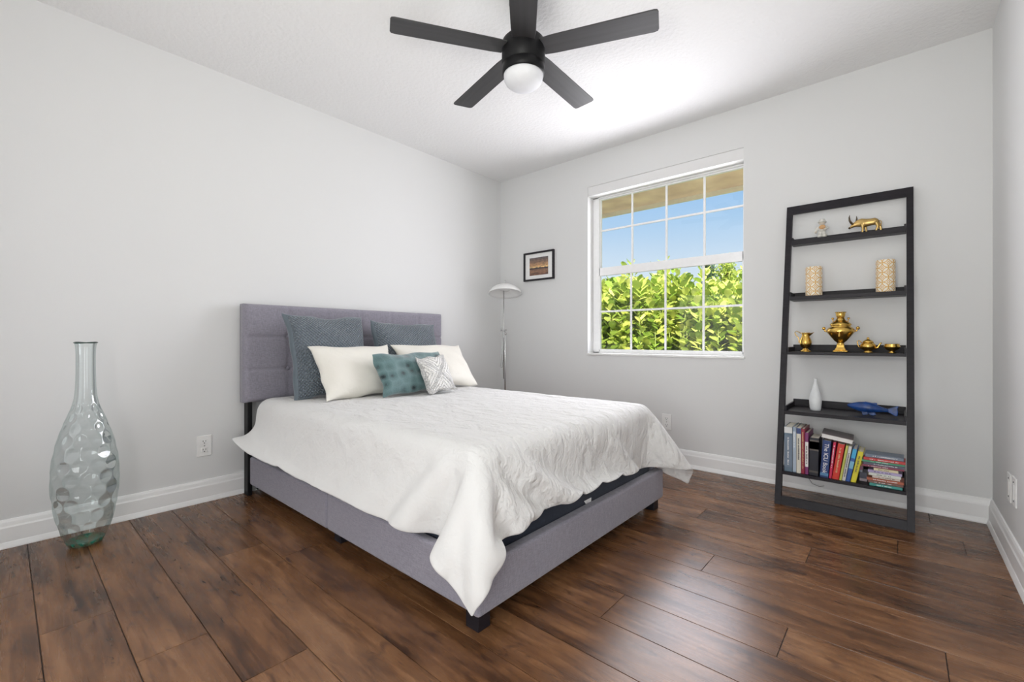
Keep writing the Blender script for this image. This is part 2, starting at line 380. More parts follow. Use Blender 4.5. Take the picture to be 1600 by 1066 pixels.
def tree(x, y, h, wid, label, seed, dens=2600, lf=.10):
    root = thing('tree', (x, y, -.3), label, 'tree'); r = random.Random(seed); sp, bm = [], B()
    tube([(0, 0, 0), (.05, 0, h*.5), (0, .03, h)], [.16, .10, .02], 8, bm)
    for i in range(70):
        z = h*(.35+.65*(i/70)); a = r.uniform(0, 2*PI); L = wid*(1.05-i/70)*r.uniform(.5, 1.1)
        p0 = Vector((0, 0, z)); p1 = Vector((math.cos(a)*L, math.sin(a)*L, z+L*.35)); tube([p0, (p0+p1)/2, p1], [.03, .02, .006], 5, bm)
        for j in range(dens//70):
            t = r.random()**.6; c = p0.lerp(p1, t)+Vector([r.gauss(0, .09) for _ in range(3)])
            d = Vector([r.gauss(0, 1) for _ in range(3)])+Vector((0, 0, .5)); sp.append((c, d, Vector((0, 0, 1)), lf*r.uniform(.7, 1.3), lf*.5, r.random()))
    link('crown', leaves(sp), M_leaf2 if seed != 5 else M_leaf, root); link('trunk', bm, M_bark, root)
tree(-.15, 9, 3.35, .75, 'pointed green tree rising above the hedge at the right of the window', 5)
tree(-1.5, 11.8, 3.85, .72, 'dark thin-leaved tree rising above the hedge near the window middle', 2)
tree(-4.3, 8.6, 3.0, 1.1, 'grey-green tree behind the hedge at the left of the window', 8)
tree(-4.2, 12.6, 2.75, 1.0, 'low olive tree behind the hedge under the window meeting rail', 9)

# ================================================================ bed
bed = thing('bed', (1.15, -1.75, 0), 'grey linen upholstered bed with button-tufted headboard', 'bed')
def P(o): return (o[0]-1.15, o[1]+1.75, o[2])
def headboard():
    nx, nz = 120, 60; y0, y1, z0, z1 = -2.567, -.925, .607, 1.252
    X0, X1 = .035, .125; bm = B(); g = {}
    for i in range(nx+1):
        for j in range(nz+1):
            y = y0+(y1-y0)*i/nx; z = z0+(z1-z0)*j/nz
            u = (y-y0)/.2737; v = (z-z0)/.215
            du = abs(u-round(u))*.2737; dv = abs(v-round(v))*.215
            inner_u = 0 < round(u) < 6; inner_v = 0 < round(v) < 3
            d = 0
            if inner_u: d += .008*math.exp(-(du/.008)**2)
            if inner_v: d += .008*math.exp(-(dv/.008)**2)
            if inner_u and inner_v: d += .014*math.exp(-((du*du+dv*dv)/.022**2))
            ed = min(y-y0, y1-y, z-z0, z1-z); rr = .026
            x = X1-d-(rr-math.sqrt(max(0, rr*rr-(rr-min(ed, rr))**2)))
            g[i, j] = bm.verts.new(P((x, y, z)))
    for i in range(nx):
        for j in range(nz): bm.faces.new((g[i, j], g[i+1, j], g[i+1, j+1], g[i, j+1]))
    edge = [g[i, 0] for i in range(nx+1)]+[g[nx, j] for j in range(1, nz+1)]+[g[i, nz] for i in range(nx-1, -1, -1)]+[g[0, j] for j in range(nz-1, 0, -1)]
    back = [bm.verts.new((P((X0, 0, 0))[0], v.co.y, v.co.z)) for v in edge]; n = len(edge)
    for i in range(n): bm.faces.new((edge[i], edge[(i+1) % n], back[(i+1) % n], back[i]))
    bm.faces.new(back)
    hb = link('headboard', bm, M_linen, bed, smooth=True)
    for i in range(1, 6):
        for j in (1, 2):
            b = link('button', ball(B(), (0, 0, 0), .013, (.55, 1, 1), 14), M_linen, hb, smooth=True); b.location = P((.1115, y0+.2737*i, z0+.215*j))
headboard()
def rail(name, x0, x1, y0, y1, z0, z1, seam=None):
    bm = box(B(), *(lambda a, b: (a[0], b[0], a[1], b[1], a[2], b[2]))(P((x0, y0, z0)), P((x1, y1, z1))))
    return link(name, bm, M_linen, bed, bevel=.014, seg=4, smooth=False)
rail('side_rail', .105, 1.149, -2.533, -2.488, .072, .254); rail('side_rail', 1.151, 2.176, -2.533, -2.488, .072, .254)
rail('side_rail', .105, 1.149, -1.012, -.967, .072, .254); rail('side_rail', 1.151, 2.176, -1.012, -.967, .072, .254)
rail('foot_rail', 2.17, 2.225, -2.533, -.967, .066, .238)
for (x, y, z1) in ((2.17, -2.48, .075), (2.17, -1.02, .075), (1.17, -2.455, .09), (1.17, -1.05, .09)):
    c = P((x, y, 0)); link('leg', box(B(), c[0]-.032, c[0]+.032, c[1]-.03, c[1]+.03, 0, z1), M_black, bed, bevel=.003)
for y in (-2.53, -.965):
    c = P((.085, y, 0)); link('headboard_leg', box(B(), c[0]-.045, c[0]+.02, c[1]-.014, c[1]+.014, 0, .62), M_blackm, bed, bevel=.002)
c = P((.11, 0, 0)); link('support_panel', box(B(), c[0]-.01, c[0]+.005, -.74, .74, .03, .5), M_blackm, bed)
c = P((0, 0, 0)); link('slat_base', box(B(), c[0]+.13, c[0]+2.165, -.735, .735, .10, .125), M_blackm, bed)

mt = thing('mattress', (1.15, -1.755, .125), 'dark navy mattress and base, visible in the gap under the white duvet', 'mattress')
link('mattress_body', box(B(), -1.015, 1.015, -.728, .728, .215, .455), M_navy, mt, bevel=.04, seg=4)
link('box_spring', box(B(), -1.018, 1.018, -.73, .73, 0, .21), M_navy, mt, bevel=.025, seg=3)
bm = B(); v = [bm.verts.new(p) for p in ((1.0195, -.02, .125), (1.0195, .045, .125), (1.024, .035, .098), (1.026, .012, .068), (1.021, 0, .10))]; bm.faces.new(v)
lab = link('care_tag', bm, M_white, mt); sd = lab.modifiers.new('s', 'SOLIDIFY'); sd.thickness = .001; lab['label'] = 'small white care tag'

# ================================================================ duvet: a cloth sheet settled over mattress and rails
def settle():
    nu, nv = 96, 92; Lu, Lv = 2.30, 2.12
    rs = np.random.RandomState(4)
    u = np.linspace(0, Lu, nu); v = np.linspace(0, Lv, nv); U, V = np.meshgrid(u, v, indexing='ij')
    a = math.radians(1.0); x0, y0 = .155, -1.755-Lv/2-.0
    X = np.stack([x0+U*math.cos(a)+(V-Lv/2)*math.sin(a), y0+V*math.cos(a)-U*math.sin(a)+.02, .64+0*U], -1)
    X[..., 2] += rs.rand(nu, nv)*.006
    du, dv = u[1], v[1]; dg = math.hypot(du, dv)
    boxes = [((.135, -2.483, .30), (2.168, -1.027, .612), .05), ((.03, -2.535, -.2), (2.225, -.965, .235), .008)]
    pins = [((nu-1, 0), (2.28, -2.595, .09), .12), ((0, 0), (.075, -2.66, .40), .1), ((nu-1, nv-1), (2.35, -.86, .11), .1), ((nu-1, nv-9), (2.385, -.93, .19), .05), ((nu-1, 38), (2.235, -1.885, .362), .05), ((nu-1, 47), (2.235, -1.67, .355), .05), ((nu-1, 56), (2.235, -1.46, .345), .05), ((nu-1, 64), (2.235, -1.27, .315), .05), ((nu-1, 6), (2.275, -2.54, .215), .08),
            ((nu-1, 12), (2.25, -2.46, .345), .08), ((nu-1, 18), (2.27, -2.35, .285), .08), ((nu-1, 21), (2.235, -2.28, .345), .08), ((nu-1, 26), (2.23, -2.165, .355), .05), ((nu-1, 31), (2.23, -2.05, .355), .05), ((24, 0), (.71, -2.60, .335), .04), ((40, 0), (1.10, -2.605, .288), .04), ((56, 0), (1.48, -2.61, .285), .04), ((70, 0), (1.82, -2.605, .285), .04), ((84, 0), (2.08, -2.60, .27), .04), ((89, 0), (2.12, -2.61, .20), .05)]
    def pr(A, Bq, L, k):
        d = X[Bq]-X[A]; l = np.sqrt((d*d).sum(-1))+1e-9; c = (k*.5*(l-L)/l)[..., None]*d
        X[A] += c; X[Bq] -= c
    jobs = []
    for di, dj, L, k in ((1, 0, du, 1), (0, 1, dv, 1), (1, 1, dg, .3), (1, -1, dg, .3), (3, 0, 3*du, .06), (0, 3, 3*dv, .06)):
        ji = slice(max(0, -dj), nv-max(0, dj)); s = max(di, abs(dj))
        for par in (0, 1):
            if di:
                for q in range(di):
                    n = len(range(par*di+q, nu-di, 2*di)); jobs.append(((slice(par*di+q, nu-di, 2*di), ji), (slice(par*di+q+di, None, 2*di), slice(ji.start+dj, ji.stop+dj)), L, k))
            else:
                for q in range(dj): jobs.append(((slice(None), slice(par*dj+q, nv-dj, 2*dj)), (slice(None), slice(par*dj+q+dj, nv, 2*dj)), L, k))
    fix = []
    for A, Bq, L, k in jobs:
        na = len(range(*A[0].indices(nu))); fix.append((A, (slice(Bq[0].start, (Bq[0].start or 0)+(Bq[0].step or 1)*na if Bq[0].step else None, Bq[0].step), Bq[1]), L, k))
    jobs = [(A, ((slice(Bq[0].start, min(Bq[0].stop, nu) if Bq[0].stop else None, Bq[0].step)), Bq[1]), L, k) for A, Bq, L, k in fix]
    P_ = X.copy()
    for it in range(1100):
        vel = (X-P_)*.985; P_ = X.copy(); X += vel; X[..., 2] -= 2.16e-5
        for _ in range(2):
            for j in jobs: pr(*j)
        for (ij, t, w_) in pins: X[ij] += (np.array(t)-X[ij])*w_
        for bi, (lo, hi, r) in enumerate(boxes):
            lo = np.array(lo)+r; hi = np.array(hi)-r; q = np.clip(X, lo, hi); d = X-q; l = np.sqrt((d*d).sum(-1)); R = r+.010
            m_ = (l < R) & (l > 1e-6)
            X[m_] = q[m_]+d[m_]/l[m_][:, None]*R
            m2 = l <= 1e-6
            if m2.any():
                w2 = X[m2]; dd = np.concatenate([w2-lo+R, hi-w2+R], 1); dd[:, 2] = 9
                if bi: dd[:, 5] = 9
                dd[:, 0] = 9
                k_ = dd.argmin(1); ar = np.arange(len(k_)); ax = k_ % 3
                w2[ar, ax] = np.where(k_ < 3, lo[ax]-R, hi[ax]+R); X[m2] = w2
            tch = m_ | m2; P_[tch] += (X[tch]-P_[tch])*.25
        hm = (X[..., 0] < .135) & (X[..., 1] > -2.575) & (X[..., 2] > .60); X[..., 0][hm] = .135
        X[..., 0] = np.maximum(X[..., 0], .03); X[..., 2] = np.maximum(X[..., 2], .012)
    return X
X = settle()
def duvet():
    nu, nv = X.shape[:2]; me = bpy.data.meshes.new('duvet')
    V = (X-np.array((1.15, -1.75, .6))).reshape(-1, 3)
    F = [(i*nv+j, (i+1)*nv+j, (i+1)*nv+j+1, i*nv+j+1) for i in range(nu-1) for j in range(nv-1)]
    me.from_pydata(V.tolist(), [], F)
    o = link('duvet', me, M_duvet, None, smooth=True); o.location = (1.15, -1.75, .6)
    s = o.modifiers.new('s', 'SOLIDIFY'); s.thickness = .012; s.offset = 1
    ss = o.modifiers.new('sub', 'SUBSURF'); ss.levels = ss.render_levels = 2
    tx = bpy.data.textures.new('crease', 'CLOUDS'); tx.noise_scale = .10; tx.noise_depth = 1
    d = o.modifiers.new('d', 'DISPLACE'); d.texture = tx; d.strength = .007; d.mid_level = .5; d.texture_coords = 'LOCAL'
    tag(o, 'rumpled white duvet draped over the bed and hanging down its sides', 'duvet')
duvet()

# ================================================================ pillows
def pillow(name, w, h, t, m, label, cat, loc, rot, group=None, ear=.05, sag=.03, n=36, seed=0, flange=0, border=None):
    """a stuffed pillow in its own x (width) and z (height) plane, thickness along y; uv over the face"""
    r = random.Random(seed); ph = [r.uniform(0, 6.28) for _ in range(8)]; me = bpy.data.meshes.new(name); vs_, fs, uv = [], [], []
    def pos(a, b, s):
        a_, b_ = a, b
        k = 1-ear*(1-abs(b)**2.2)*1.0; k2 = 1-ear*(1-abs(a)**2.2)
        x = a*w/2*(1-ear*(1-b*b)*abs(a)**3); z = b*h/2*(1-ear*(1-a*a)*abs(b)**3)
        A, Bb = max(0, 1-abs(a)**2.6), max(0, 1-abs(b)**2.6)
        th = t/2*(A**.55)*(Bb**.55)
        wr = .006*math.sin(a*9+ph[0]+3*b)*(1-A)+.006*math.sin(b*8+ph[1]+2*a)*(1-Bb)+.004*math.sin(5*a+7*b+ph[2])*A*Bb
        edge = 1-(A*Bb)**.4
        y = s*(th+wr*th/(t/2+1e-6)*1.3)+edge*.016*math.sin(5*a+ph[3])*math.cos(4*b+ph[4])
        x += edge*.006*math.sin(9*b+ph[5])*abs(a)**6; z += edge*.008*math.sin(7*a+ph[6])*abs(b)**6
        z -= sag*(A*Bb)*(.3+.0*b)*.3
        return (x, y, z)
    idx = {}
    for s in (1, -1):
        for i in range(n+1):
            for j in range(n+1):
                on = i in (0, n) or j in (0, n)
                if on and s == -1: idx[s, i, j] = idx[1, i, j]; continue
                a = -math.cos(PI*i/n)*.35+(2*i/n-1)*.65; b = -math.cos(PI*j/n)*.35+(2*j/n-1)*.65
                idx[s, i, j] = len(vs_); vs_.append(pos(a, b, s)); uv.append(((a+1)/2, (b+1)/2))
    for s in (1, -1):
        for i in range(n):
            for j in range(n):
                q = [idx[s, i, j], idx[s, i+1, j], idx[s, i+1, j+1], idx[s, i, j+1]]; fs.append(q if s < 0 else q[::-1])
    me.from_pydata(vs_, [], fs); ul = me.uv_layers.new(name='UVMap')
    for l in me.loops: ul.data[l.index].uv = uv[l.vertex_index]
    o = link(name, me, m, None, smooth=True, sub=1); o.location = loc; o.rotation_euler = rot
    return tag(o, label, cat, group)
def quilt_mat():
    m = mat('blue_grey_quilted', (.13, .17, .205), .62, sheen=.35); b = m.node_tree.nodes['Principled BSDF']; uv = nd(m, 'ShaderNodeUVMap')
    s = nd(m, 'ShaderNodeSeparateXYZ'); lk(m, uv.outputs[0], s.inputs[0])
    p = mth(m, 'ADD', s.outputs[0], s.outputs[1]); q = mth(m, 'SUBTRACT', s.outputs[0], s.outputs[1]); k = 26.0*PI
    h = mth(m, 'MULTIPLY', mth(m, 'ABSOLUTE', mth(m, 'SINE', mth(m, 'MULTIPLY', p, k))), mth(m, 'ABSOLUTE', mth(m, 'SINE', mth(m, 'MULTIPLY', q, k))))
    h = mth(m, 'POWER', h, .5)
    # plain border
    e = mth(m, 'MAXIMUM', mth(m, 'ABSOLUTE', mth(m, 'SUBTRACT', s.outputs[0], .5)), mth(m, 'ABSOLUTE', mth(m, 'SUBTRACT', s.outputs[1], .5)))
    inside = mth(m, 'LESS_THAN', e, .46); h = mth(m, 'MULTIPLY', h, inside)
    bp = nd(m, 'ShaderNodeBump', Strength=1, Distance=.012); lk(m, h, bp.inputs['Height']); lk(m, bp.outputs[0], b.inputs['Normal'])
    lk(m, ramp(m, h, [(0, (.10, .13, .155)), (.6, (.135, .172, .21))]), b.inputs['Base Color']); return m
M_quilt = quilt_mat()
def velvet_mat():
    m = mat('teal_embossed_velvet', (.08, .17, .18), .45, sheen=.5); b = m.node_tree.nodes['Principled BSDF']; uv = nd(m, 'ShaderNodeUVMap')
    mp = nd(m, 'ShaderNodeMapping', Scale=(8.5, 5, 1)); lk(m, uv.outputs[0], mp.inputs[0])
    vo = nd(m, 'ShaderNodeTexVoronoi', Scale=1.0, Randomness=.55); lk(m, mp.outputs[0], vo.inputs[0])
    no = nd(m, 'ShaderNodeTexNoise', Scale=60, Detail=3); lk(m, uv.outputs[0], no.inputs[0])
    d = mth(m, 'ADD', vo.outputs['Distance'], mth(m, 'MULTIPLY', no.outputs[0], .35))
    lk(m, ramp(m, d, [(.36, (.010, .028, .034)), (.52, (.065, .135, .140)), (.9, (.12, .21, .215))]), b.inputs['Base Color'])
    bp = nd(m, 'ShaderNodeBump', Strength=.8, Distance=.008); lk(m, d, bp.inputs['Height']); lk(m, bp.outputs[0], b.inputs['Normal'])
    lk(m, ramp(m, d, [(.3, (.25,)*3), (.5, (.6,)*3)]), b.inputs['Roughness']); return m
M_velvet = velvet_mat()
def pearl_mat():
    m = mat('white_beaded_cloth', (.80, .79, .77), .6); b = m.node_tree.nodes['Principled BSDF']; uv = nd(m, 'ShaderNodeUVMap')
    s = nd(m, 'ShaderNodeSeparateXYZ'); lk(m, uv.outputs[0], s.inputs[0]); x, y = s.outputs[0], s.outputs[1]
    d1 = mth(m, 'ABSOLUTE', mth(m, 'SUBTRACT', x, y)); d2 = mth(m, 'ABSOLUTE', mth(m, 'SUBTRACT', mth(m, 'ADD', x, y), 1.0)); d = mth(m, 'MINIMUM', d1, d2)
    band = mth(m, 'LESS_THAN', d, .075); rim = mth(m, 'GREATER_THAN', mth(m, 'MAXIMUM', mth(m, 'ABSOLUTE', mth(m, 'SUBTRACT', x, .5)), mth(m, 'ABSOLUTE', mth(m, 'SUBTRACT', y, .5))), .44)
    fan = mth(m, 'LESS_THAN', mth(m, 'FRACT', mth(m, 'MULTIPLY', d, 9.0)), .45)
    vo = nd(m, 'ShaderNodeTexVoronoi', Scale=46); lk(m, uv.outputs[0], vo.inputs[0])
    bead = mth(m, 'SUBTRACT', 1.0, mth(m, 'MULTIPLY', vo.outputs['Distance'], 1.3)); k = mth(m, 'MINIMUM', mth(m, 'ADD', mth(m, 'ADD', band, rim), mth(m, 'MULTIPLY', fan, .8)), 1.0)
    h = mth(m, 'MULTIPLY', bead, k); bp = nd(m, 'ShaderNodeBump', Strength=1, Distance=.012); lk(m, h, bp.inputs['Height']); lk(m, bp.outputs[0], b.inputs['Normal'])
    lk(m, ramp(m, h, [(.0, (.74, .73, .70)), (.5, (.90, .89, .88))]), b.inputs['Base Color']); return m
M_pearl = pearl_mat()
# faces look towards +x: rotate the x/z pillow plane about z by 90 deg, then lean back
def lean(loc, tilt, yaw=0, roll=0): return (Matrix.Rotation(math.radians(90+yaw), 4, 'Z') @ Matrix.Rotation(math.radians(tilt), 4, 'X') @ Matrix.Rotation(math.radians(roll), 4, 'Y')).to_euler()
PZ = .628
pillow('euro_pillow', .60, .60, .15, M_quilt, 'large blue-grey quilted pillow against the headboard, nearer the vase', 'pillow', (.335, -2.10, .905), lean(0, -14, 4, 0), None, .10, seed=1)
pillow('euro_pillow', .62, .58, .15, M_quilt, 'large blue-grey quilted pillow against the headboard, nearer the window', 'pillow', (.335, -1.46, .885), lean(0, -14, -2, 1), None, .10, seed=2)
pillow('bed_pillow', .64, .42, .15, M_cream, 'cream satin bed pillow in front of the blue-grey pillow nearer the vase', 'pillow', (.51, -1.98, .805), lean(0, -34, 4, 0), None, .11, seed=3)
pillow('bed_pillow', .68, .42, .15, M_cream, 'cream satin bed pillow behind the teal cushion, nearer the window', 'pillow', (.52, -1.325, .812), lean(0, -38, -3, 1), None, .11, seed=4)
pillow('lumbar_cushion', .62, .31, .12, M_velvet, 'oblong teal crushed velvet cushion at the front of the pillows', 'cushion', (.69, -1.665, .785), lean(0, -27, 3, -1), None, .06, seed=5)
pillow('throw_cushion', .28, .29, .09, M_pearl, 'small square white beaded cushion leaning on the teal cushion', 'cushion', (.80, -1.55, .772), lean(0, -26, 4, -3), None, .10, seed=6)

# ================================================================ ceiling fan
FX, FYc = 1.869, -1.864
fan = thing('ceiling_fan', (FX, FYc, H), 'black five-blade ceiling fan with white globe light', 'ceiling fan')
link('canopy', lathe([(.072, 0), (.072, -.03), (.066, -.05), (.05, -.062), (.03, -.068)]), M_blackm, fan, smooth=True)
link('downrod', lathe([(.016, -.06), (.016, -.20)], 20), M_blackm, fan, smooth=True)
link('motor_housing', lathe([(.02, -.185), (.055, -.192), (.09, -.205), (.106, -.222), (.109, -.24), (.109, -.335), (.104, -.338), (.104, -.342), (.108, -.345), (.106, -.385), (.098, -.388)]), M_blackm, fan, smooth=True)
M_globe = mat('frosted_globe', (.74, .75, .78), .65, noise=.02)
link('globe', lathe([(.099, -.385), (.099, -.395), (.097, -.41), (.088, -.428), (.070, -.443), (.045, -.453), (.02, -.4575), (0, -.458)]), M_globe, fan, smooth=True)
M_blade = mat('dark_blade', (.035, .034, .036), .48, noise=.25, nscale=6, stretch=(.3, 6, 1))
def blade_mesh():
    out = [(.10, -.055), (.16, -.060), (.63, -.066)]+[(.645+.0, -.062), (.650, -.050), (.650, .050), (.645, .062), (.63, .066), (.16, .060), (.10, .055)]
    bm = B(); a = [bm.verts.new((x, y, -.003)) for x, y in out]; b = [bm.verts.new((x, y, .003)) for x, y in out]; n = len(out)
    bm.faces.new(a[::-1]); bm.faces.new(b)
    for i in range(n): bm.faces.new((a[i], a[(i+1) % n], b[(i+1) % n], b[i]))
    return bm
bl = link('blade', blade_mesh(), M_blade, fan, bevel=.0015); bk = link('blade_bracket', box(B(), .08, .17, -.028, .028, .003, .009), M_blackm, bl)
for k in range(5):
    o = bl if k == 0 else bl.copy(); q = bk if k == 0 else bk.copy()
    if k: COL.objects.link(o); COL.objects.link(q); q.parent = o
    o.location = (0, 0, -.262)
    o.rotation_euler = (Matrix.Rotation(math.radians(-50.3+72*k), 4, 'Z') @ Matrix.Rotation(math.radians(-6), 4, 'X')).to_euler()

# ================================================================ glass floor vase
M_vase = bpy.data.materials.new('sea_green_glass'); M_vase.use_nodes = True
thin_glass(M_vase, (.945, .968, .968), .05, edge=(.64, .76, .75))
M_vbase = mat('thick_green_glass', (.03, .26, .17), .12, trans=.45, noise=.5, nscale=55)
def vase():
    root = thing('floor_vase', (.245, -3.32, 0), 'tall sea-green dimpled glass bottle vase standing on the floor by the left wall', 'vase')
    key = [(0, .058), (.012, .066), (.035, .078), (.10, .099), (.16, .112), (.21, .119), (.28, .1265), (.35, .1275), (.43, .122), (.51, .108), (.57, .092), (.62, .076), (.665, .060), (.70, .049), (.73, .0425), (.78, .0385), (.86, .0365), (.95, .0365), (.99, .0385), (1.003, .043)]
    zs = [k[0] for k in key]; rs = [k[1] for k in key]; n = 192; m_ = 300; bm = B(); rings = []
    dimp = []; z = .045; row = 0
    while z < .70:
        d = .062 if z < .5 else .062-(z-.5)*.13
        dimp.append((z, max(.024, d*.5), row)); z += max(.036, d*.98); row += 1
    for i in range(m_+1):
        z = 1.003*i/m_
        # smooth radius
        r = np.interp(z, zs, rs); r = (r+np.interp(z+.01, zs, rs)+np.interp(max(0, z-.01), zs, rs))/3
        ring = []
        for k in range(n):
            a = 2*PI*k/n; dr = 0
            for (zc, rad, rw) in dimp:
                if abs(z-zc) < rad:
                    cnt = 12; st = 2*PI/cnt; a_ = (a+(rw % 2)*st/2) % st; du = (a_-st/2)*r; rx = min(rad, r*st*.49); q = (du/rx)**2+((z-zc)/rad)**2
                    if q < 1: dr += .0055*(1-q)
            ring.append(bm.verts.new(((r-dr)*math.cos(a), (r-dr)*math.sin(a), z)))
        rings.append(ring)
    for a, b in zip(rings, rings[1:]):
        for k in range(n): bm.faces.new((a[k], a[(k+1) % n], b[(k+1) % n], b[k]))
    o = link('vase_body', bm, M_vase, root, smooth=True)
    link('vase_base', lathe([(0, .002), (.05, .002), (.062, .006), (.0675, .016), (.072, .028), (.068, .030), (.055, .020), (.03, .016), (0, .018)], 64), M_vbase, root, smooth=True)
    bm = B(); R = .043; tube([(R*math.cos(t*PI/32), R*math.sin(t*PI/32), 1.003+.002*math.sin(t*PI/16)) for t in range(65)], .0028, 8, bm)
    rim = link('vase_rim', bm, mat('dark_glass_rim', (.03, .06, .05), .15, noise=.1), root, smooth=True)
vase()

# ================================================================ floor lamp
lamp = thing('floor_lamp', (.292, -.25, 0), 'slim nickel floor lamp with white dish shade in the room corner', 'floor lamp')
M_lampw = mat('white_enamel', (.80, .80, .79), .3, noise=.02)
link('base', lathe([(.125, 0), (.125, .012), (.11, .022), (.02, .03), (.012, .04)]), M_chrome, lamp, smooth=True)
link('pole', lathe([(.0085, .03), (.0085, 1.07), (.006, 1.075)], 16), M_chrome, lamp, smooth=True)
o = link('upper_pole', lathe([(.0052, .62), (.0052, 1.56)], 14), M_chrome, lamp, smooth=True); o.location = (-.018, 0, 0)
bm = B(); box(bm, -.030, .012, -.011, .011, 1.105, 1.122); tube([(-.05, 0, 1.113), (.016, 0, 1.113)], .006, 10, bm); ball(bm, (-.052, 0, 1.113), .010); ball(bm, (.004, 0, 1.075), .014)
tube([(-.018, 0, 1.11), (.0, 0, 1.09), (.003, 0, 1.06)], .007, 8, bm)
link('height_clamp', bm, M_chrome, lamp, bevel=.001)
bm = B(); tube([(-.024, -.006, 1.10), (-.028, -.012, 1.0), (-.030, -.014, .90), (-.040, -.014, .80), (-.052, -.012, .745), (-.046, -.01, .728), (-.030, -.01, .735), (-.020, -.01, .80), (-.014, -.01, .90)], .0028, 8, bm)
link('cord', bm, M_chrome, lamp, smooth=True)
sh = lathe([(.168, 1.478), (.160, 1.500), (.142, 1.524), (.112, 1.548), (.075, 1.566), (.035, 1.575), (.012, 1.578)], 56, cap0=False)
o = link('lamp_shade', sh, M_lampw, lamp, smooth=True); s_ = o.modifiers.new('s', 'SOLIDIFY'); s_.thickness = .003; Mx = Matrix.Translation((0, 0, 1.535)) @ Matrix.Rotation(math.radians(12), 4, Vector((-.745, -.67, 0))) @ Matrix.Translation((0, 0, -1.535)); o.matrix_local = Mx
link('diffuser', lathe([(.0, 1.512), (.045, 1.516), (.058, 1.528), (.060, 1.556)], 32, cap0=False, cap1=False), M_lampw, o, smooth=True)
link('finial', lathe([(.008, 1.575), (.006, 1.592), (.0035, 1.60), (.0035, 1.622), (0, 1.626)], 14), M_chrome, o, smooth=True)

# ================================================================ framed picture
pf = thing('picture_frame', (.5365, 0, 1.765), 'black framed sunset photograph with white mat on the back wall', 'picture')
hw, hh, fw_ = .192, .146, .017
bm = B()
for a in ((-hw, hw, hh-fw_, hh), (-hw, hw, -hh, -hh+fw_), (-hw, -hw+fw_, -hh+fw_, hh-fw_), (hw-fw_, hw, -hh+fw_, hh-fw_)): box(bm, a[0], a[1], -.024, -.001, a[2], a[3])
link('frame', bm, M_black, pf, bevel=.001)
link('mat_board', box(B(), -hw+fw_, hw-fw_, -.010, -.004, -hh+fw_, hh-fw_), M_white, pf)
def sunset():
    m = mat('sunset_print', (.3, .2, .15), .4); b = m.node_tree.nodes['Principled BSDF']; c = nd(m, 'ShaderNodeTexCoord'); s = nd(m, 'ShaderNodeSeparateXYZ'); lk(m, c.outputs['Generated'], s.inputs[0])
    mp = nd(m, 'ShaderNodeMapping', Scale=(2.2, 1, 5)); lk(m, c.outputs['Generated'], mp.inputs[0]); n = nd(m, 'ShaderNodeTexNoise', Scale=2.6, Detail=6, Distortion=.6); lk(m, mp.outputs[0], n.inputs[0])
    z = mth(m, 'ADD', s.outputs[2], mth(m, 'MULTIPLY', mth(m, 'SUBTRACT', n.outputs[0], .5), .12))
    base = ramp(m, z, [(0, (.16, .09, .07)), (.22, (.28, .17, .12)), (.34, (.22, .14, .11)), (.37, (.04, .04, .05)), (.42, (.04, .04, .05)), (.45, (.85, .66, .34)), (.52, (.60, .38, .20)), (.75, (.26, .18, .14)), (1, (.10, .10, .12))])
    cl = ramp(m, n.outputs[0], [(.35, (.45, .45, .5)), (.68, (1.5, 1.25, 1.0))]); mx = nd(m, 'ShaderNodeMix', data_type='RGBA', blend_type='MULTIPLY'); mx.inputs['Factor'].default_value = .8
    lk(m, base, mx.inputs['A']); lk(m, cl, mx.inputs['B']); lk(m, mx.outputs['Result'], b.inputs['Base Color']); return m
link('photograph', box(B(), -.118, .118, -.0125, -.010, -.092, .088), sunset(), pf)

# ================================================================ outlets and switches
def outlet(loc, rz, label, cat='outlet', name='wall_outlet', kind='duplex', grp=None):
    t = thing(name, loc, label, cat, grp, (0, 0, rz))       # plate faces local -y
    link('cover_plate', box(B(), -.040, .040, -.006, 0, -.0645, .0645), M_white, t, bevel=.0025)
    if kind == 'duplex':
        for z in (.026, -.026):
            bm = B(); lathe([(.0, -.0085), (.017, -.0085), (.019, -.006)], 24, bm, Matrix.Rotation(-PI/2, 4, 'X') @ Matrix.Translation((0, 0, 0)))
            bmesh.ops.transform(bm, matrix=Matrix.Translation((0, -.0005-.0, z)) @ Matrix.Rotation(PI, 4, 'Z') @ Matrix.Diagonal((1, 1, .85, 1)), verts=bm.verts)
            bm.free(); bm = box(B(), -.018, .018, -.0085, -.005, z-.0155, z+.0155)
            f = link('socket_face', bm, M_white, t, bevel=.003)
            bm = B(); box(bm, -.0085, -.0060, -.0090, -.0080, z-.001, z+.009); box(bm, .0060, .0085, -.0090, -.0080, z-.001, z+.009); box(bm, -.003, .003, -.0090, -.0080, z-.011, z-.006)
            link('slots', bm, M_dark, f)
        link('screw', lathe([(.004, 0), (.004, .0015), (0, .002)], 12, None, Matrix.Translation((0, -.006, 0)) @ Matrix.Rotation(PI/2, 4, 'X')), M_chrome, t)
    else:
        for z in (.042, -.042): link('screw', lathe([(.0035, 0), (.0035, .0015), (0, .002)], 12, None, Matrix.Translation((0, -.006, z)) @ Matrix.Rotation(PI/2, 4, 'X')), M_dark, t)
        link('insert', box(B(), -.017, .017, -.0085, -.005, -.033, .033), M_white, t, bevel=.001)
outlet((0, -2.758, .350), PI/2, 'white duplex outlet on the left wall between vase and bed')
outlet((1.856, 0, .342), 0, 'white duplex outlet on the back wall behind the duvet corner')
outlet((W, -.528, .335), -PI/2, 'white wall plate on the right wall, farther from the camera', 'wall plate', 'wall_plate', 'blank')
outlet((W, -.650, .345), -PI/2, 'white wall plate with dark screws on the right wall, nearer the camera', 'wall plate', 'wall_plate', 'jack')

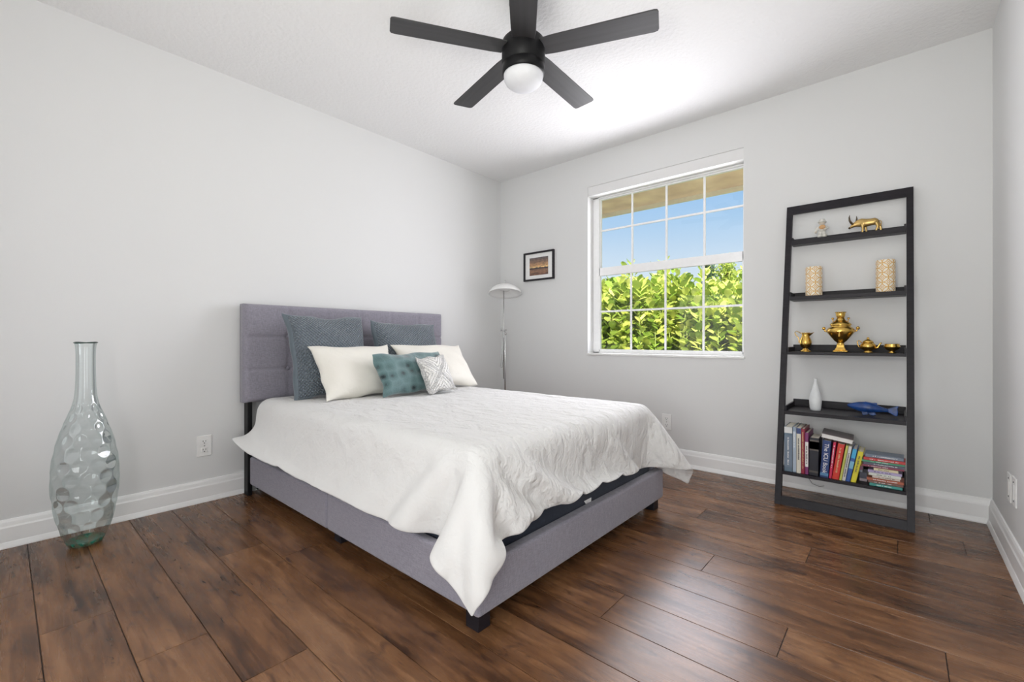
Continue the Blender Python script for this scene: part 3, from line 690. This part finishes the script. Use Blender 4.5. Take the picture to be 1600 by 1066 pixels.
# ================================================================ ladder shelf
LS = thing('ladder_shelf', (3.038, 0, 0), 'black five-shelf ladder bookcase leaning on the back wall', 'bookcase')
YB, YT, ZT = -.44, -.030, 1.93
def ry(z): return YB+(YT-YB)*z/ZT              # front face of the leaning rails
RD = .034                                       # rail depth
def lrail(x0, x1):
    bm = B(); pts = [(x0, ry(0)), (x1, ry(0))]
    v = []
    for z in (0, ZT):
        for (x, y) in ((x0, ry(z)), (x1, ry(z)), (x1, min(ry(z)+RD, -.002)), (x0, min(ry(z)+RD, -.002))): v.append(bm.verts.new((x-3.038, y, z)))
    bm.faces.new(v[0:4]); bm.faces.new(v[4:8])
    for i in range(4): bm.faces.new((v[i], v[(i+1) % 4], v[4+(i+1) % 4], v[4+i]))
    return link('side_rail', bm, M_black, LS, bevel=.001)
lrail(2.713, 2.747); lrail(3.330, 3.362)
def cross(name, z0, z1, th=.016):
    bm = B(); v = []
    for z in (z0, z1):
        for (x, y) in ((2.746, ry(z)+.001), (3.331, ry(z)+.001), (3.331, ry(z)+th), (2.746, ry(z)+th)): v.append(bm.verts.new((x-3.038, min(y, -.002), z)))
    bm.faces.new(v[0:4]); bm.faces.new(v[4:8])
    for i in range(4): bm.faces.new((v[i], v[(i+1) % 4], v[4+(i+1) % 4], v[4+i]))
    link(name, bm, M_black, LS, bevel=.001)
cross('top_rail', 1.872, 1.93); cross('bottom_rail', .004, .052)
SH = [(1.655, .030), (1.278, .024), (.921, .018), (.545, .022), (.181, .018)]   # underside z, board thickness
TOP = []
for z, th in SH:
    yf = ry(z)-.002; yb = -.028 if z < .3 else -.006; x0, x1 = 2.748-3.038, 3.329-3.038
    b = link('shelf', box(B(), x0, x1, yf, yb, z, z+th), M_black, LS, bevel=.0015)
    lip = .045 if z < 1.2 else (.035 if z < 1.5 else .02)
    if z < .3: lip = .03
    link('back_lip', box(B(), x0, x1, yb-.010, yb, z+th, z+th+lip), M_black, b, bevel=.001)
    for xa in (x0, x1-.009): link('end_lip', box(B(), xa, xa+.009, yf+.012, yb-.010, z+th, z+th+min(lip, .030)), M_black, b, bevel=.001)
    TOP.append(z+th)

# ---- shelf 1: figurine and bull
g = thing('ceramic_figurine', (2.917, -.062, TOP[0]), 'small pale ceramic figurine with white hat holding an orange bundle, top shelf', 'figurine')
M_cer = mat('pale_glazed_ceramic', (.66, .65, .60), .3, noise=.1, nscale=60); M_cerb = mat('tan_glaze', (.62, .36, .16), .35, noise=.15, nscale=80); M_tan = mat('beige_glaze', (.62, .56, .48), .35, noise=.1)
bm = B(); ball(bm, (-.013, -.004, .012), .014, (1, 1.2, .9)); ball(bm, (.013, -.004, .012), .014, (1, 1.2, .9)); ball(bm, (-.011, 0, .030), .011, (1, 1, 1.5)); ball(bm, (.011, 0, .030), .011, (1, 1, 1.5)); ball(bm, (0, 0, .060), .023, (1, .85, 1.15))
tube([(-.02, 0, .073), (-.031, -.004, .058), (-.033, -.006, .044)], [.009, .008, .007], 10, bm); tube([(.02, 0, .073), (.031, -.006, .060), (.020, -.020, .050)], [.009, .008, .007], 10, bm)
bd = link('body', bm, M_cer, g); fuse(bd, .0022)
link('head', ball(B(), (0, 0, .095), .0175, (1, 1, .95)), M_tan, g, smooth=True)
bm = B(); lathe([(.0, .124), (.012, .122), (.017, .114), (.019, .106), (.025, .103), (.024, .100), (.017, .099)], 24, bm); link('hat', bm, M_cer, g, smooth=True)
link('bundle', ball(B(), (.003, -.022, .066), .014, (1.3, .6, 1)), M_cerb, g, smooth=True)
for s in (-.034, .0): ball_o = link('mitten', ball(B(), (s if s else .018, -.008 if s else -.026, .040 if s else .050), .008), M_tan, g, smooth=True)

def bull():
    t = thing('bull_figurine', (3.135, -.058, TOP[0]), 'gold long-horned bull figurine walking on the top shelf', 'figurine')
    m = mat('antique_gold', (.58, .40, .15), .32, metal=.85, noise=.3, nscale=22); bm = B()
    loft([((-.075, 0, .044), .006, .007), ((-.066, 0, .052), .010, .011), ((-.052, 0, .060), .013, .016), ((-.035, 0, .066), .014, .022), ((-.015, 0, .066), .017, .027), ((.008, 0, .062), .017, .025), ((.030, 0, .062), .016, .022), ((.052, 0, .063), .016, .022), ((.066, 0, .058), .012, .018), ((.072, 0, .054), .007, .010)], 18, bm)
    tube([(-.012, -.006, .055), (-.008, -.008, .030), (-.010, -.009, .0)], [.012, .007, .006], 10, bm); tube([(-.004, .006, .055), (.004, .008, .030), (.010, .009, .0)], [.012, .007, .006], 10, bm)
    tube([(.058, -.006, .055), (.066, -.008, .030), (.058, -.009, .0)], [.013, .008, .006], 10, bm); tube([(.062, .006, .055), (.076, .008, .030), (.080, .009, .0)], [.013, .008, .006], 10, bm)
    b = link('body', bm, m, t); fuse(b, .0022)
    dk = mat('dark_horn', (.10, .075, .05), .35, metal=.6, noise=.2)
    for s in (-1, 1):
        bm = tube([(-.060, s*.008, .064), (-.066 if s < 0 else -.050, s*.024, .070), (-.072 if s < 0 else -.046, s*.034, .084), (-.074 if s < 0 else -.044, s*.034, .104), (-.072 if s < 0 else -.045, s*.028, .120)], [.007, .0065, .0055, .004, .0012], 10)
        link('horn', bm, dk, t, smooth=True)
    link('tail', tube([(.072, 0, .064), (.082, 0, .058), (.083, 0, .042), (.080, 0, .028)], [.003, .0025, .002, .003], 8), m, t, smooth=True)
    link('muzzle', ball(B(), (-.077, 0, .042), .007, (1, 1, 1)), dk, t, smooth=True)
    t.rotation_euler = (0, 0, math.radians(-4)); t.scale = (.98, .98, .98)
bull()

# ---- shelf 2: patterned candles
def lattice_mat():
    m = mat('gold_lattice_wax', (.8, .7, .55), .5); b = m.node_tree.nodes['Principled BSDF']; uv = nd(m, 'ShaderNodeUVMap'); s = nd(m, 'ShaderNodeSeparateXYZ'); lk(m, uv.outputs[0], s.inputs[0])
    a_ = mth(m, 'MULTIPLY', mth(m, 'ADD', s.outputs[0], s.outputs[1]), .5); b_ = mth(m, 'MULTIPLY', mth(m, 'SUBTRACT', s.outputs[0], s.outputs[1]), .5)
    fu, fv = mth(m, 'FRACT', mth(m, 'ADD', a_, 20)), mth(m, 'FRACT', mth(m, 'ADD', b_, 20)); best = None
    for cx_ in (0, 1):
        for cy_ in (0, 1):      # interlaced rings, one about every lattice point
            du, dv = mth(m, 'SUBTRACT', fu, cx_), mth(m, 'SUBTRACT', fv, cy_)
            d = mth(m, 'ABSOLUTE', mth(m, 'SUBTRACT', mth(m, 'SQRT', mth(m, 'ADD', mth(m, 'MULTIPLY', du, du), mth(m, 'MULTIPLY', dv, dv))), .707)); best = d if best is None else mth(m, 'MINIMUM', best, d)
            dd = mth(m, 'ABSOLUTE', mth(m, 'SUBTRACT', mth(m, 'MAXIMUM', mth(m, 'ABSOLUTE', du), mth(m, 'ABSOLUTE', dv)), .12)); best = mth(m, 'MINIMUM', best, mth(m, 'MULTIPLY', dd, 1.4))
    lk(m, ramp(m, best, [(.035, (.68, .40, .10)), (.07, (.85, .79, .68))]), b.inputs['Base Color']); b.inputs['Subsurface Weight'].default_value = .0
    return m
M_latt = lattice_mat()
def candle(x, r, h, label):
    t = thing('pillar_candle', (x, -.105, TOP[1]), label, 'candle'); n = 48
    bm = B(); uvl = bm.loops.layers.uv.new('UVMap'); prof = [(r-.002, 0), (r, .002), (r, h-.003), (r-.003, h)]; rings = [[bm.verts.new((q*math.cos(2*PI*i/n), q*math.sin(2*PI*i/n), z)) for i in range(n)] for q, z in prof]
    for a, b_, (q0, z0), (q1, z1) in zip(rings, rings[1:], prof, prof[1:]):
        for i in range(n):
            f = bm.faces.new((a[i], a[(i+1) % n], b_[(i+1) % n], b_[i]))
            for l, (ii, zz) in zip(f.loops, ((i, z0), (i+1, z0), (i+1, z1), (i, z1))): l[uvl].uv = (ii/n*10, zz/(2*PI*r/10))
    inner = [bm.verts.new(((r-.012)*math.cos(2*PI*i/n), (r-.012)*math.sin(2*PI*i/n), h-.006)) for i in range(n)]
    for i in range(n): bm.faces.new((rings[-1][i], rings[-1][(i+1) % n], inner[(i+1) % n], inner[i]))
    bm.faces.new(inner); bm.faces.new(rings[0][::-1])
    link('wax_body', bm, M_latt, t, smooth=False)
    link('wick', tube([(0, 0, h-.008), (0, 0, h+.004)], .0012, 6), M_dark, t)
candle(2.877, .046, .190, 'cream pillar candle with gold lattice pattern, left one on the second shelf')
candle(3.236, .046, .194, 'cream pillar candle with gold lattice pattern, right one on the second shelf')

# ---- shelf 3: brass tea set
Z3 = TOP[2]; Y3 = -.155
t = thing('brass_jug', (2.838, Y3, Z3), 'small brass cream jug with curled handle beside the samovar', 'jug', None)
link('jug_body', lathe([(0, 0), (.030, 0), (.030, .004), (.022, .010), (.014, .018), (.014, .024), (.024, .032), (.032, .048), (.034, .062), (.030, .080), (.022, .098), (.020, .108), (.022, .118), (.027, .124), (.025, .124), (.018, .110), (.018, .1)], 40), M_brass, t, smooth=True)
bm = B(); v = [bm.verts.new(p) for p in ((.018, -.012, .117), (.046, 0, .127), (.018, .012, .117), (.018, 0, .098))]
for f in ((0, 1, 3), (1, 2, 3)): bm.faces.new([v[i] for i in f])
o = link('spout', bm, M_brass, t); sm = o.modifiers.new('s', 'SOLIDIFY'); sm.thickness = .0015
link('handle', tube([(-.030, 0, .056), (-.038, 0, .062), (-.036, 0, .075), (-.040, 0, .092), (-.054, 0, .108), (-.060, 0, .124), (-.052, 0, .134), (-.040, 0, .130), (-.026, 0, .120)], .0026, 8), M_brass, t, smooth=True)

t = thing('brass_samovar', (3.022, Y3, Z3), 'ornate brass samovar with side handles, tallest piece on the middle shelf', 'samovar')
link('urn', lathe([(.020, .045), (.020, .050), (.016, .056), (.020, .062), (.030, .070), (.045, .090), (.060, .110), (.071, .126), (.073, .134), (.070, .143), (.062, .152), (.053, .158), (.050, .163), (.053, .168), (.056, .173), (.052, .178), (.044, .186), (.034, .192), (.026, .200), (.022, .206), (.020, .214)], 48), M_brass, t, smooth=True)
link('crown', lathe([(.014, .210), (.018, .214), (.023, .226), (.025, .238), (.024, .244), (.030, .248), (.029, .251), (.020, .250), (.016, .235)], 36), M_brass, t, smooth=True)
bm = B(); a = .034; v = []
for (q, z) in ((.036, 0), (.036, .004), (.028, .010), (.020, .026), (.017, .044)):
    v.append([bm.verts.new((sx*q, sy*q, z)) for sx, sy in ((-1, -1), (1, -1), (1, 1), (-1, 1))])
for r0, r1 in zip(v, v[1:]):
    for i in range(4): bm.faces.new((r0[i], r0[(i+1) % 4], r1[(i+1) % 4], r1[i]))
bm.faces.new(v[0]); bm.faces.new(v[-1])
bmesh.ops.translate(bm, verts=bm.verts, vec=(0, 0, .005)); 
for sx in (-1, 1):
    for sy in (-1, 1): ball(bm, (sx*.032, sy*.032, .005), .0055)
link('pedestal', bm, M_brass, t, bevel=.0015)
for s in (-1, 1):
    link('handle', tube([(s*.064, 0, .128), (s*.078, 0, .132), (s*.084, 0, .142), (s*.080, 0, .150), (s*.090, 0, .152)], [.004, .0045, .0045, .005, .006], 10, ball(B(), (s*.086, 0, .150), .010)), M_brass, t, smooth=True)
    link('finial_knob', ball(tube([(s*.036, 0, .186), (s*.040, 0, .206)], .0025, 8), (s*.040, 0, .211), .008, (1, 1, .7)), M_brass, t, smooth=True)
bm = B(); tube([(0, -.066, .115), (0, -.080, .112), (0, -.086, .098)], [.005, .005, .004], 10, bm); tube([(0, -.078, .112), (0, -.078, .128)], .002, 8, bm); box(bm, -.010, .010, -.080, -.076, .127, .133)
link('spigot', bm, M_brass, t, bevel=.001)

t = thing('brass_teapot', (3.156, Y3, Z3), 'small round brass teapot with domed lid right of the samovar', 'teapot')
link('pot', lathe([(0, 0), (.023, 0), (.023, .004), (.015, .009), (.018, .013), (.032, .024), (.038, .036), (.037, .048), (.030, .056), (.026, .060), (0, .061)], 40), M_brass, t, smooth=True)
l_ = link('lid', lathe([(.027, .060), (.026, .066), (.018, .074), (.009, .080), (.005, .083), (.007, .088), (.004, .093), (0, .094)], 32), M_brass, t, smooth=True)
link('spout', tube([(.032, -.002, .026), (.046, -.004, .032), (.052, -.005, .044), (.057, -.006, .056), (.064, -.007, .060)], [.009, .007, .005, .004, .0035], 12), M_brass, t, smooth=True)
link('handle', tube([(-.033, 0, .026), (-.044, 0, .036), (-.050, 0, .052), (-.052, 0, .068), (-.044, 0, .074), (-.036, 0, .068), (-.030, 0, .058)], .0028, 8), M_brass, t, smooth=True)
t = tag(link('brass_bowl', lathe([(0, 0), (.018, 0), (.018, .003), (.011, .009), (.014, .013), (.028, .022), (.037, .034), (.038, .040), (.033, .048), (.036, .053), (.034, .054), (.030, .048), (.033, .038), (.024, .024), (0, .018)], 40), M_brass, smooth=True), 'small open brass sugar bowl at the right end of the middle shelf', 'bowl')
t.location = (3.266, Y3, Z3)

# ---- shelf 4: bottle vase and blue fish
M_frost = mat('frosted_white_glass', (.74, .76, .77), .4, noise=.04)
t = tag(link('bottle_vase', lathe([(0, .004), (.020, .0), (.027, .002), (.031, .02), (.033, .05), (.034, .072), (.030, .100), (.022, .130), (.013, .160), (.009, .180), (.009, .196), (.0105, .203), (.008, .203), (.006, .19), (.006, .17), (0, .165)], 40), M_frost, smooth=True), 'small frosted white bottle vase on the fourth shelf', 'vase')
t.location = (2.897, -.20, TOP[3])
t = thing('fish_figurine', (3.175, -.20, TOP[3]), 'dark blue fish sculpture lying on the fourth shelf', 'fish figurine')
M_blue = mat('cobalt_glaze', (.012, .055, .22), .30, noise=.45, nscale=26, bump=.3, bscale=120)
bm = B()
loft([((-.118, 0, .052), .003, .003), ((-.110, 0, .051), .009, .010), ((-.090, 0, .050), .018, .018), ((-.062, 0, .048), .025, .028), ((-.035, 0, .047), .028, .032), ((-.005, 0, .046), .027, .030), ((.022, 0, .044), .021, .023), ((.048, 0, .040), .013, .014), ((.068, 0, .038), .009, .011), ((.078, 0, .037), .006, .010)], 24, bm)
fb = link('body', bm, M_blue, t); fuse(fb, .0028)
link('tail_fin', prism([(.060, .040), (.082, .052), (.112, .066), (.122, .068), (.116, .050), (.119, .034), (.116, .010), (.104, .009), (.086, .022), (.060, .034)], -.005, .005), M_blue, fb, bevel=.003)
link('dorsal_fin', prism([(-.050, .070), (-.030, .080), (.000, .076), (.020, .078), (.026, .075), (.022, .058), (-.040, .060)], -.004, .004), M_blue, fb, bevel=.003)
link('belly_fin', prism([(-.050, .030), (-.020, .030), (-.015, .008), (-.030, .001), (-.042, .001)], -.014, -.006), M_blue, fb, bevel=.002)
link('belly_fin', prism([(-.030, .030), (.012, .030), (.020, .006), (.006, .001), (-.008, .003)], -.006, .010), M_blue, fb, bevel=.002)
t.rotation_euler = (0, 0, math.radians(-2))

# ---- shelf 5: books
M_page = mat('book_pages', (.72, .68, .58), .9, noise=.08, nscale=300, stretch=(1, .05, .05))
cm = {}
def cover(c):
    if c not in cm: cm[c] = mat('cover_%d' % len(cm), c, .38, noise=.06, nscale=15)
    return cm[c]
M_ink_w = mat('white_ink', (.8, .8, .8), .5, noise=.02); M_ink_d = mat('dark_ink', (.05, .05, .06), .5, noise=.02); M_ink_g = mat('gold_ink', (.55, .42, .22), .35, metal=.5, noise=.05)
def book(w, h, d, col, label, loc, tilt=0, flat=False, rz=0, title=None, bands=(), group=None, ink=None, tsize=None, hard=.0025, lines=None):
    """spine faces local -y; width x, height z, depth y; local origin at the spine's lower left corner"""
    t = thing('book', loc, label, 'book', group, (0, 0, rz))
    if flat: t.rotation_euler = (Matrix.Rotation(rz, 4, 'Z') @ Matrix.Rotation(PI/2, 4, 'Y')).to_euler()
    elif tilt: t.rotation_euler = (0, math.radians(tilt), rz)
    bm = B(); c = hard
    box(bm, 0, c, 0, d, 0, h); box(bm, w-c, w, 0, d, 0, h); box(bm, c, w-c, 0, c, 0, h)
    cv = link('cover', bm, cover(col), t, bevel=.0008)
    link('pages', box(B(), c, w-c, c, d-.003, .003, h-.003), M_page, t)
    for (z0, z1, bc) in bands: link('spine_band', box(B(), .0004, w-.0004, -.0006, .0005, z0*h, z1*h), cover(bc), cv)
    if lines:
        r = random.Random(int(h*9999)+int(w*9999)); bm = B(); z = h*lines[0]
        while z < h*lines[1]:
            L = r.uniform(.003, .006)
            if r.random() < .82: box(bm, w*.5-min(.004, w*.2), w*.5+min(.004, w*.2)*r.uniform(.2, 1), -.0009, -.0004, z, z+L*.7)
            z += L
        link('spine_lettering', bm, ink or M_ink_w, cv)
    if title: text_mesh(title, tsize or w*.62, 'spine_title', ink or M_ink_w, cv, (w/2, -.0008, h*.52), (PI/2, PI/2, 0))
    return t
Z5 = TOP[4]; YS = -.385   # spines stand near the shelf's front edge
#  x, width, height, tilt, colour, label, extras
up = [
 (2.757, .043, .277, 0, (.13, .19, .25), 'thick grey-blue hardback with a white top band, far left of the standing row', dict(bands=((.86, .995, (.72, .73, .73)), (.10, .80, (.17, .22, .29))), lines=(.15, .75))),
 (2.802, .018, .279, 0, (.30, .38, .48), 'slim pale blue book, second from the left end of the standing row', dict(bands=((.03, .9, (.42, .50, .60)),), lines=(.55, .9))),
 (2.822, .023, .277, 0, (.70, .67, .58), 'cream book with a navy top band in the standing row', dict(bands=((.87, .995, (.04, .07, .20)),), lines=(.28, .8), ink=M_ink_d)),
 (2.847, .017, .274, 0, (.30, .02, .05), 'tall slim maroon book beside the white and purple one', dict(lines=(.08, .92), ink=M_ink_g)),
 (2.866, .017, .252, 0, (.22, .04, .16), 'purple book with a white label on its spine', dict(bands=((.18, .78, (.78, .76, .74)),), lines=(.25, .7), ink=M_ink_d)),
 (2.886, .047, .228, 1, (.006, .007, .016), 'thick black book with a gold-framed panel on its spine', dict(bands=((.66, .94, (.10, .085, .075)), (.70, .90, (.015, .016, .03)), (.08, .13, (.09, .08, .07))))),
 (2.940, .041, .222, 4, (.016, .045, .17), 'thick dark blue book titled The ICU Book', dict(title='The ICU Book', tsize=.030, bands=((.05, .13, (.10, .25, .45)),))),
 (2.984, .013, .217, 6, (.60, .02, .09), 'thin crimson book right of the dark blue one', dict(lines=(.3, .9))),
 (2.999, .032, .214, 8, (.62, .035, .02), 'broad bright red book near the middle of the row', dict(lines=(.2, .9), ink=M_ink_g)),
 (3.034, .011, .208, 9, (.55, .56, .13), 'thin lime green book right of the red one', dict()),
 (3.047, .015, .206, 9, (.68, .66, .64), 'white paperback leaning beside the lime green book', dict(lines=(.1, .8), ink=M_ink_d)),
 (3.064, .020, .196, 10, (.03, .10, .36), 'blue book with a sky blue top, second from the right of the leaning row', dict(bands=((.72, .995, (.05, .38, .66)), (.40, .62, (.20, .45, .62))))),
 (3.087, .024, .186, 11, (.70, .62, .035), 'bright yellow book at the right end of the leaning row', dict(bands=((.30, .85, (.62, .55, .03)),), lines=(.35, .85), ink=M_ink_d)),
]
# titles only where the photograph shows readable ones
for (x, w_, h_, tl, c_, lb, ex) in up:
    book(w_, h_, .20 if h_ > .25 else .16, c_, lb, (x, YS+rnd.uniform(0, .006), Z5+.0005), tilt=tl, **ex)
# slim spine lettering blocks
bt = thing('book', (2.945, -.365, .432), 'grey-covered book lying flat on top of the leaning books', 'book', None, (0, math.radians(8.5), math.radians(3)))
link('cover', box(box(B(), 0, .152, 0, .20, 0, .002), 0, .152, 0, .20, .024, .026), cover((.20, .17, .17)), bt, bevel=.0006); link('pages', box(B(), .001, .150, .001, .198, .002, .024), mat('white_page_block', (.76, .75, .73), .9, noise=.04), bt)
# lying stacks at the right: (x0, length, thickness, colour, label, y shift)
st = [
 (3.172, .140, .014, (.05, .30, .27), 'teal paperback at the bottom of the lying stack', 0),
 (3.166, .150, .013, (.20, .10, .08), 'dark red-brown paperback second from the bottom of the lying stack', .004),
 (3.160, .158, .015, (.38, .10, .05), 'rust-coloured paperback third from the bottom of the lying stack', .002),
 (3.184, .118, .013, (.70, .62, .56), 'pale pink-white paperback near the bottom of the lying stack', .006),
 (3.168, .138, .014, (.72, .74, .68), 'white paperback in the middle of the lying stack', .0),
 (3.165, .145, .014, (.42, .36, .56), 'lavender paperback in the middle of the lying stack', .006),
 (3.190, .105, .013, (.70, .62, .42), 'cream and yellow paperback above the lavender one', .004),
 (3.140, .180, .013, (.28, .05, .10), 'burgundy paperback in the upper half of the lying stack', .010),
 (3.145, .176, .013, (.10, .09, .14), 'dark purple-grey paperback in the upper half of the lying stack', .004),
 (3.138, .184, .012, (.08, .33, .20), 'green paperback under the red one in the lying stack', .006),
 (3.146, .178, .015, (.50, .04, .04), 'bright red paperback second from the top of the lying stack', .0),
 (3.152, .165, .018, (.17, .21, .27), 'slate blue hardback on top of the lying stack', .008),
]
z = Z5+.0005
for (x0, L, th, c_, lb, dy) in st:
    t = thing('book', (x0, -.385+dy, z), lb, 'book', None, (0, 0, math.radians(rnd.uniform(-1.5, 1.5))))
    c = .0014; bm = B(); box(bm, 0, L, 0, .11, 0, c); box(bm, 0, L, 0, .11, th-c, th); box(bm, 0, L, 0, c, c, th-c); link('cover', bm, cover(c_), t, bevel=.0005)
    link('pages', box(B(), .002, L-.002, c, .108, c, th-c), M_page, t)
    bm = B(); x = L*rnd.uniform(.12, .3); xe = L*rnd.uniform(.6, .9)
    while x < xe:
        q = rnd.uniform(.003, .005)
        if rnd.random() < .8: box(bm, x, x+q*.7, -.0004, .0001, th*.33, th*.33+th*rnd.uniform(.2, .34))
        x += q
    link('spine_lettering', bm, M_ink_d if sum(c_) > 1.1 else M_ink_w, t); z += th+.0006
# small books lying left of the stack, against the yellow book
z = Z5+.0005
for (L, th, c_, lb) in ((.040, .016, (.45, .38, .42), 'small mauve paperback at the bottom between yellow book and stack'), (.038, .034, (.06, .06, .10), 'small black book between yellow book and stack'), (.040, .012, (.30, .33, .42), 'small grey-blue booklet between yellow book and stack'), (.034, .022, (.30, .10, .20), 'small plum book between yellow book and stack'), (.036, .012, (.55, .26, .06), 'small orange book between yellow book and stack'), (.036, .012, (.62, .50, .12), 'small yellow-orange booklet topping the short pile by the stack')):
    x0 = 3.126-.004
    if z-Z5 > .06: x0 = 3.104+.006
    t = thing('book', (3.1245 if z-Z5 < .1 else 3.1215, -.32, z), lb, 'book'); L = .034 if z-Z5 < .03 else .014
    z0 = z
    c = .0012; bm = B(); box(bm, 0, L, 0, .09, 0, c); box(bm, 0, L, 0, .09, th-c, th); box(bm, 0, L, 0, c, c, th-c); link('cover', bm, cover(c_), t, bevel=.0004); link('pages', box(B(), .001, L-.001, c, .088, c, th-c), M_page, t); z += th+.0006
# thin cable behind the shelf
cb = tag(link('cable', tube([(2.815, -.022, .17), (2.83, -.030, .10), (2.86, -.036, .055), (2.90, -.04, .045), (2.925, -.04, .055)], .0018, 6), mat('grey_cable', (.25, .25, .25), .5, noise=.05), smooth=True), 'thin grey cable hanging over the baseboard behind the bookcase', 'cable')
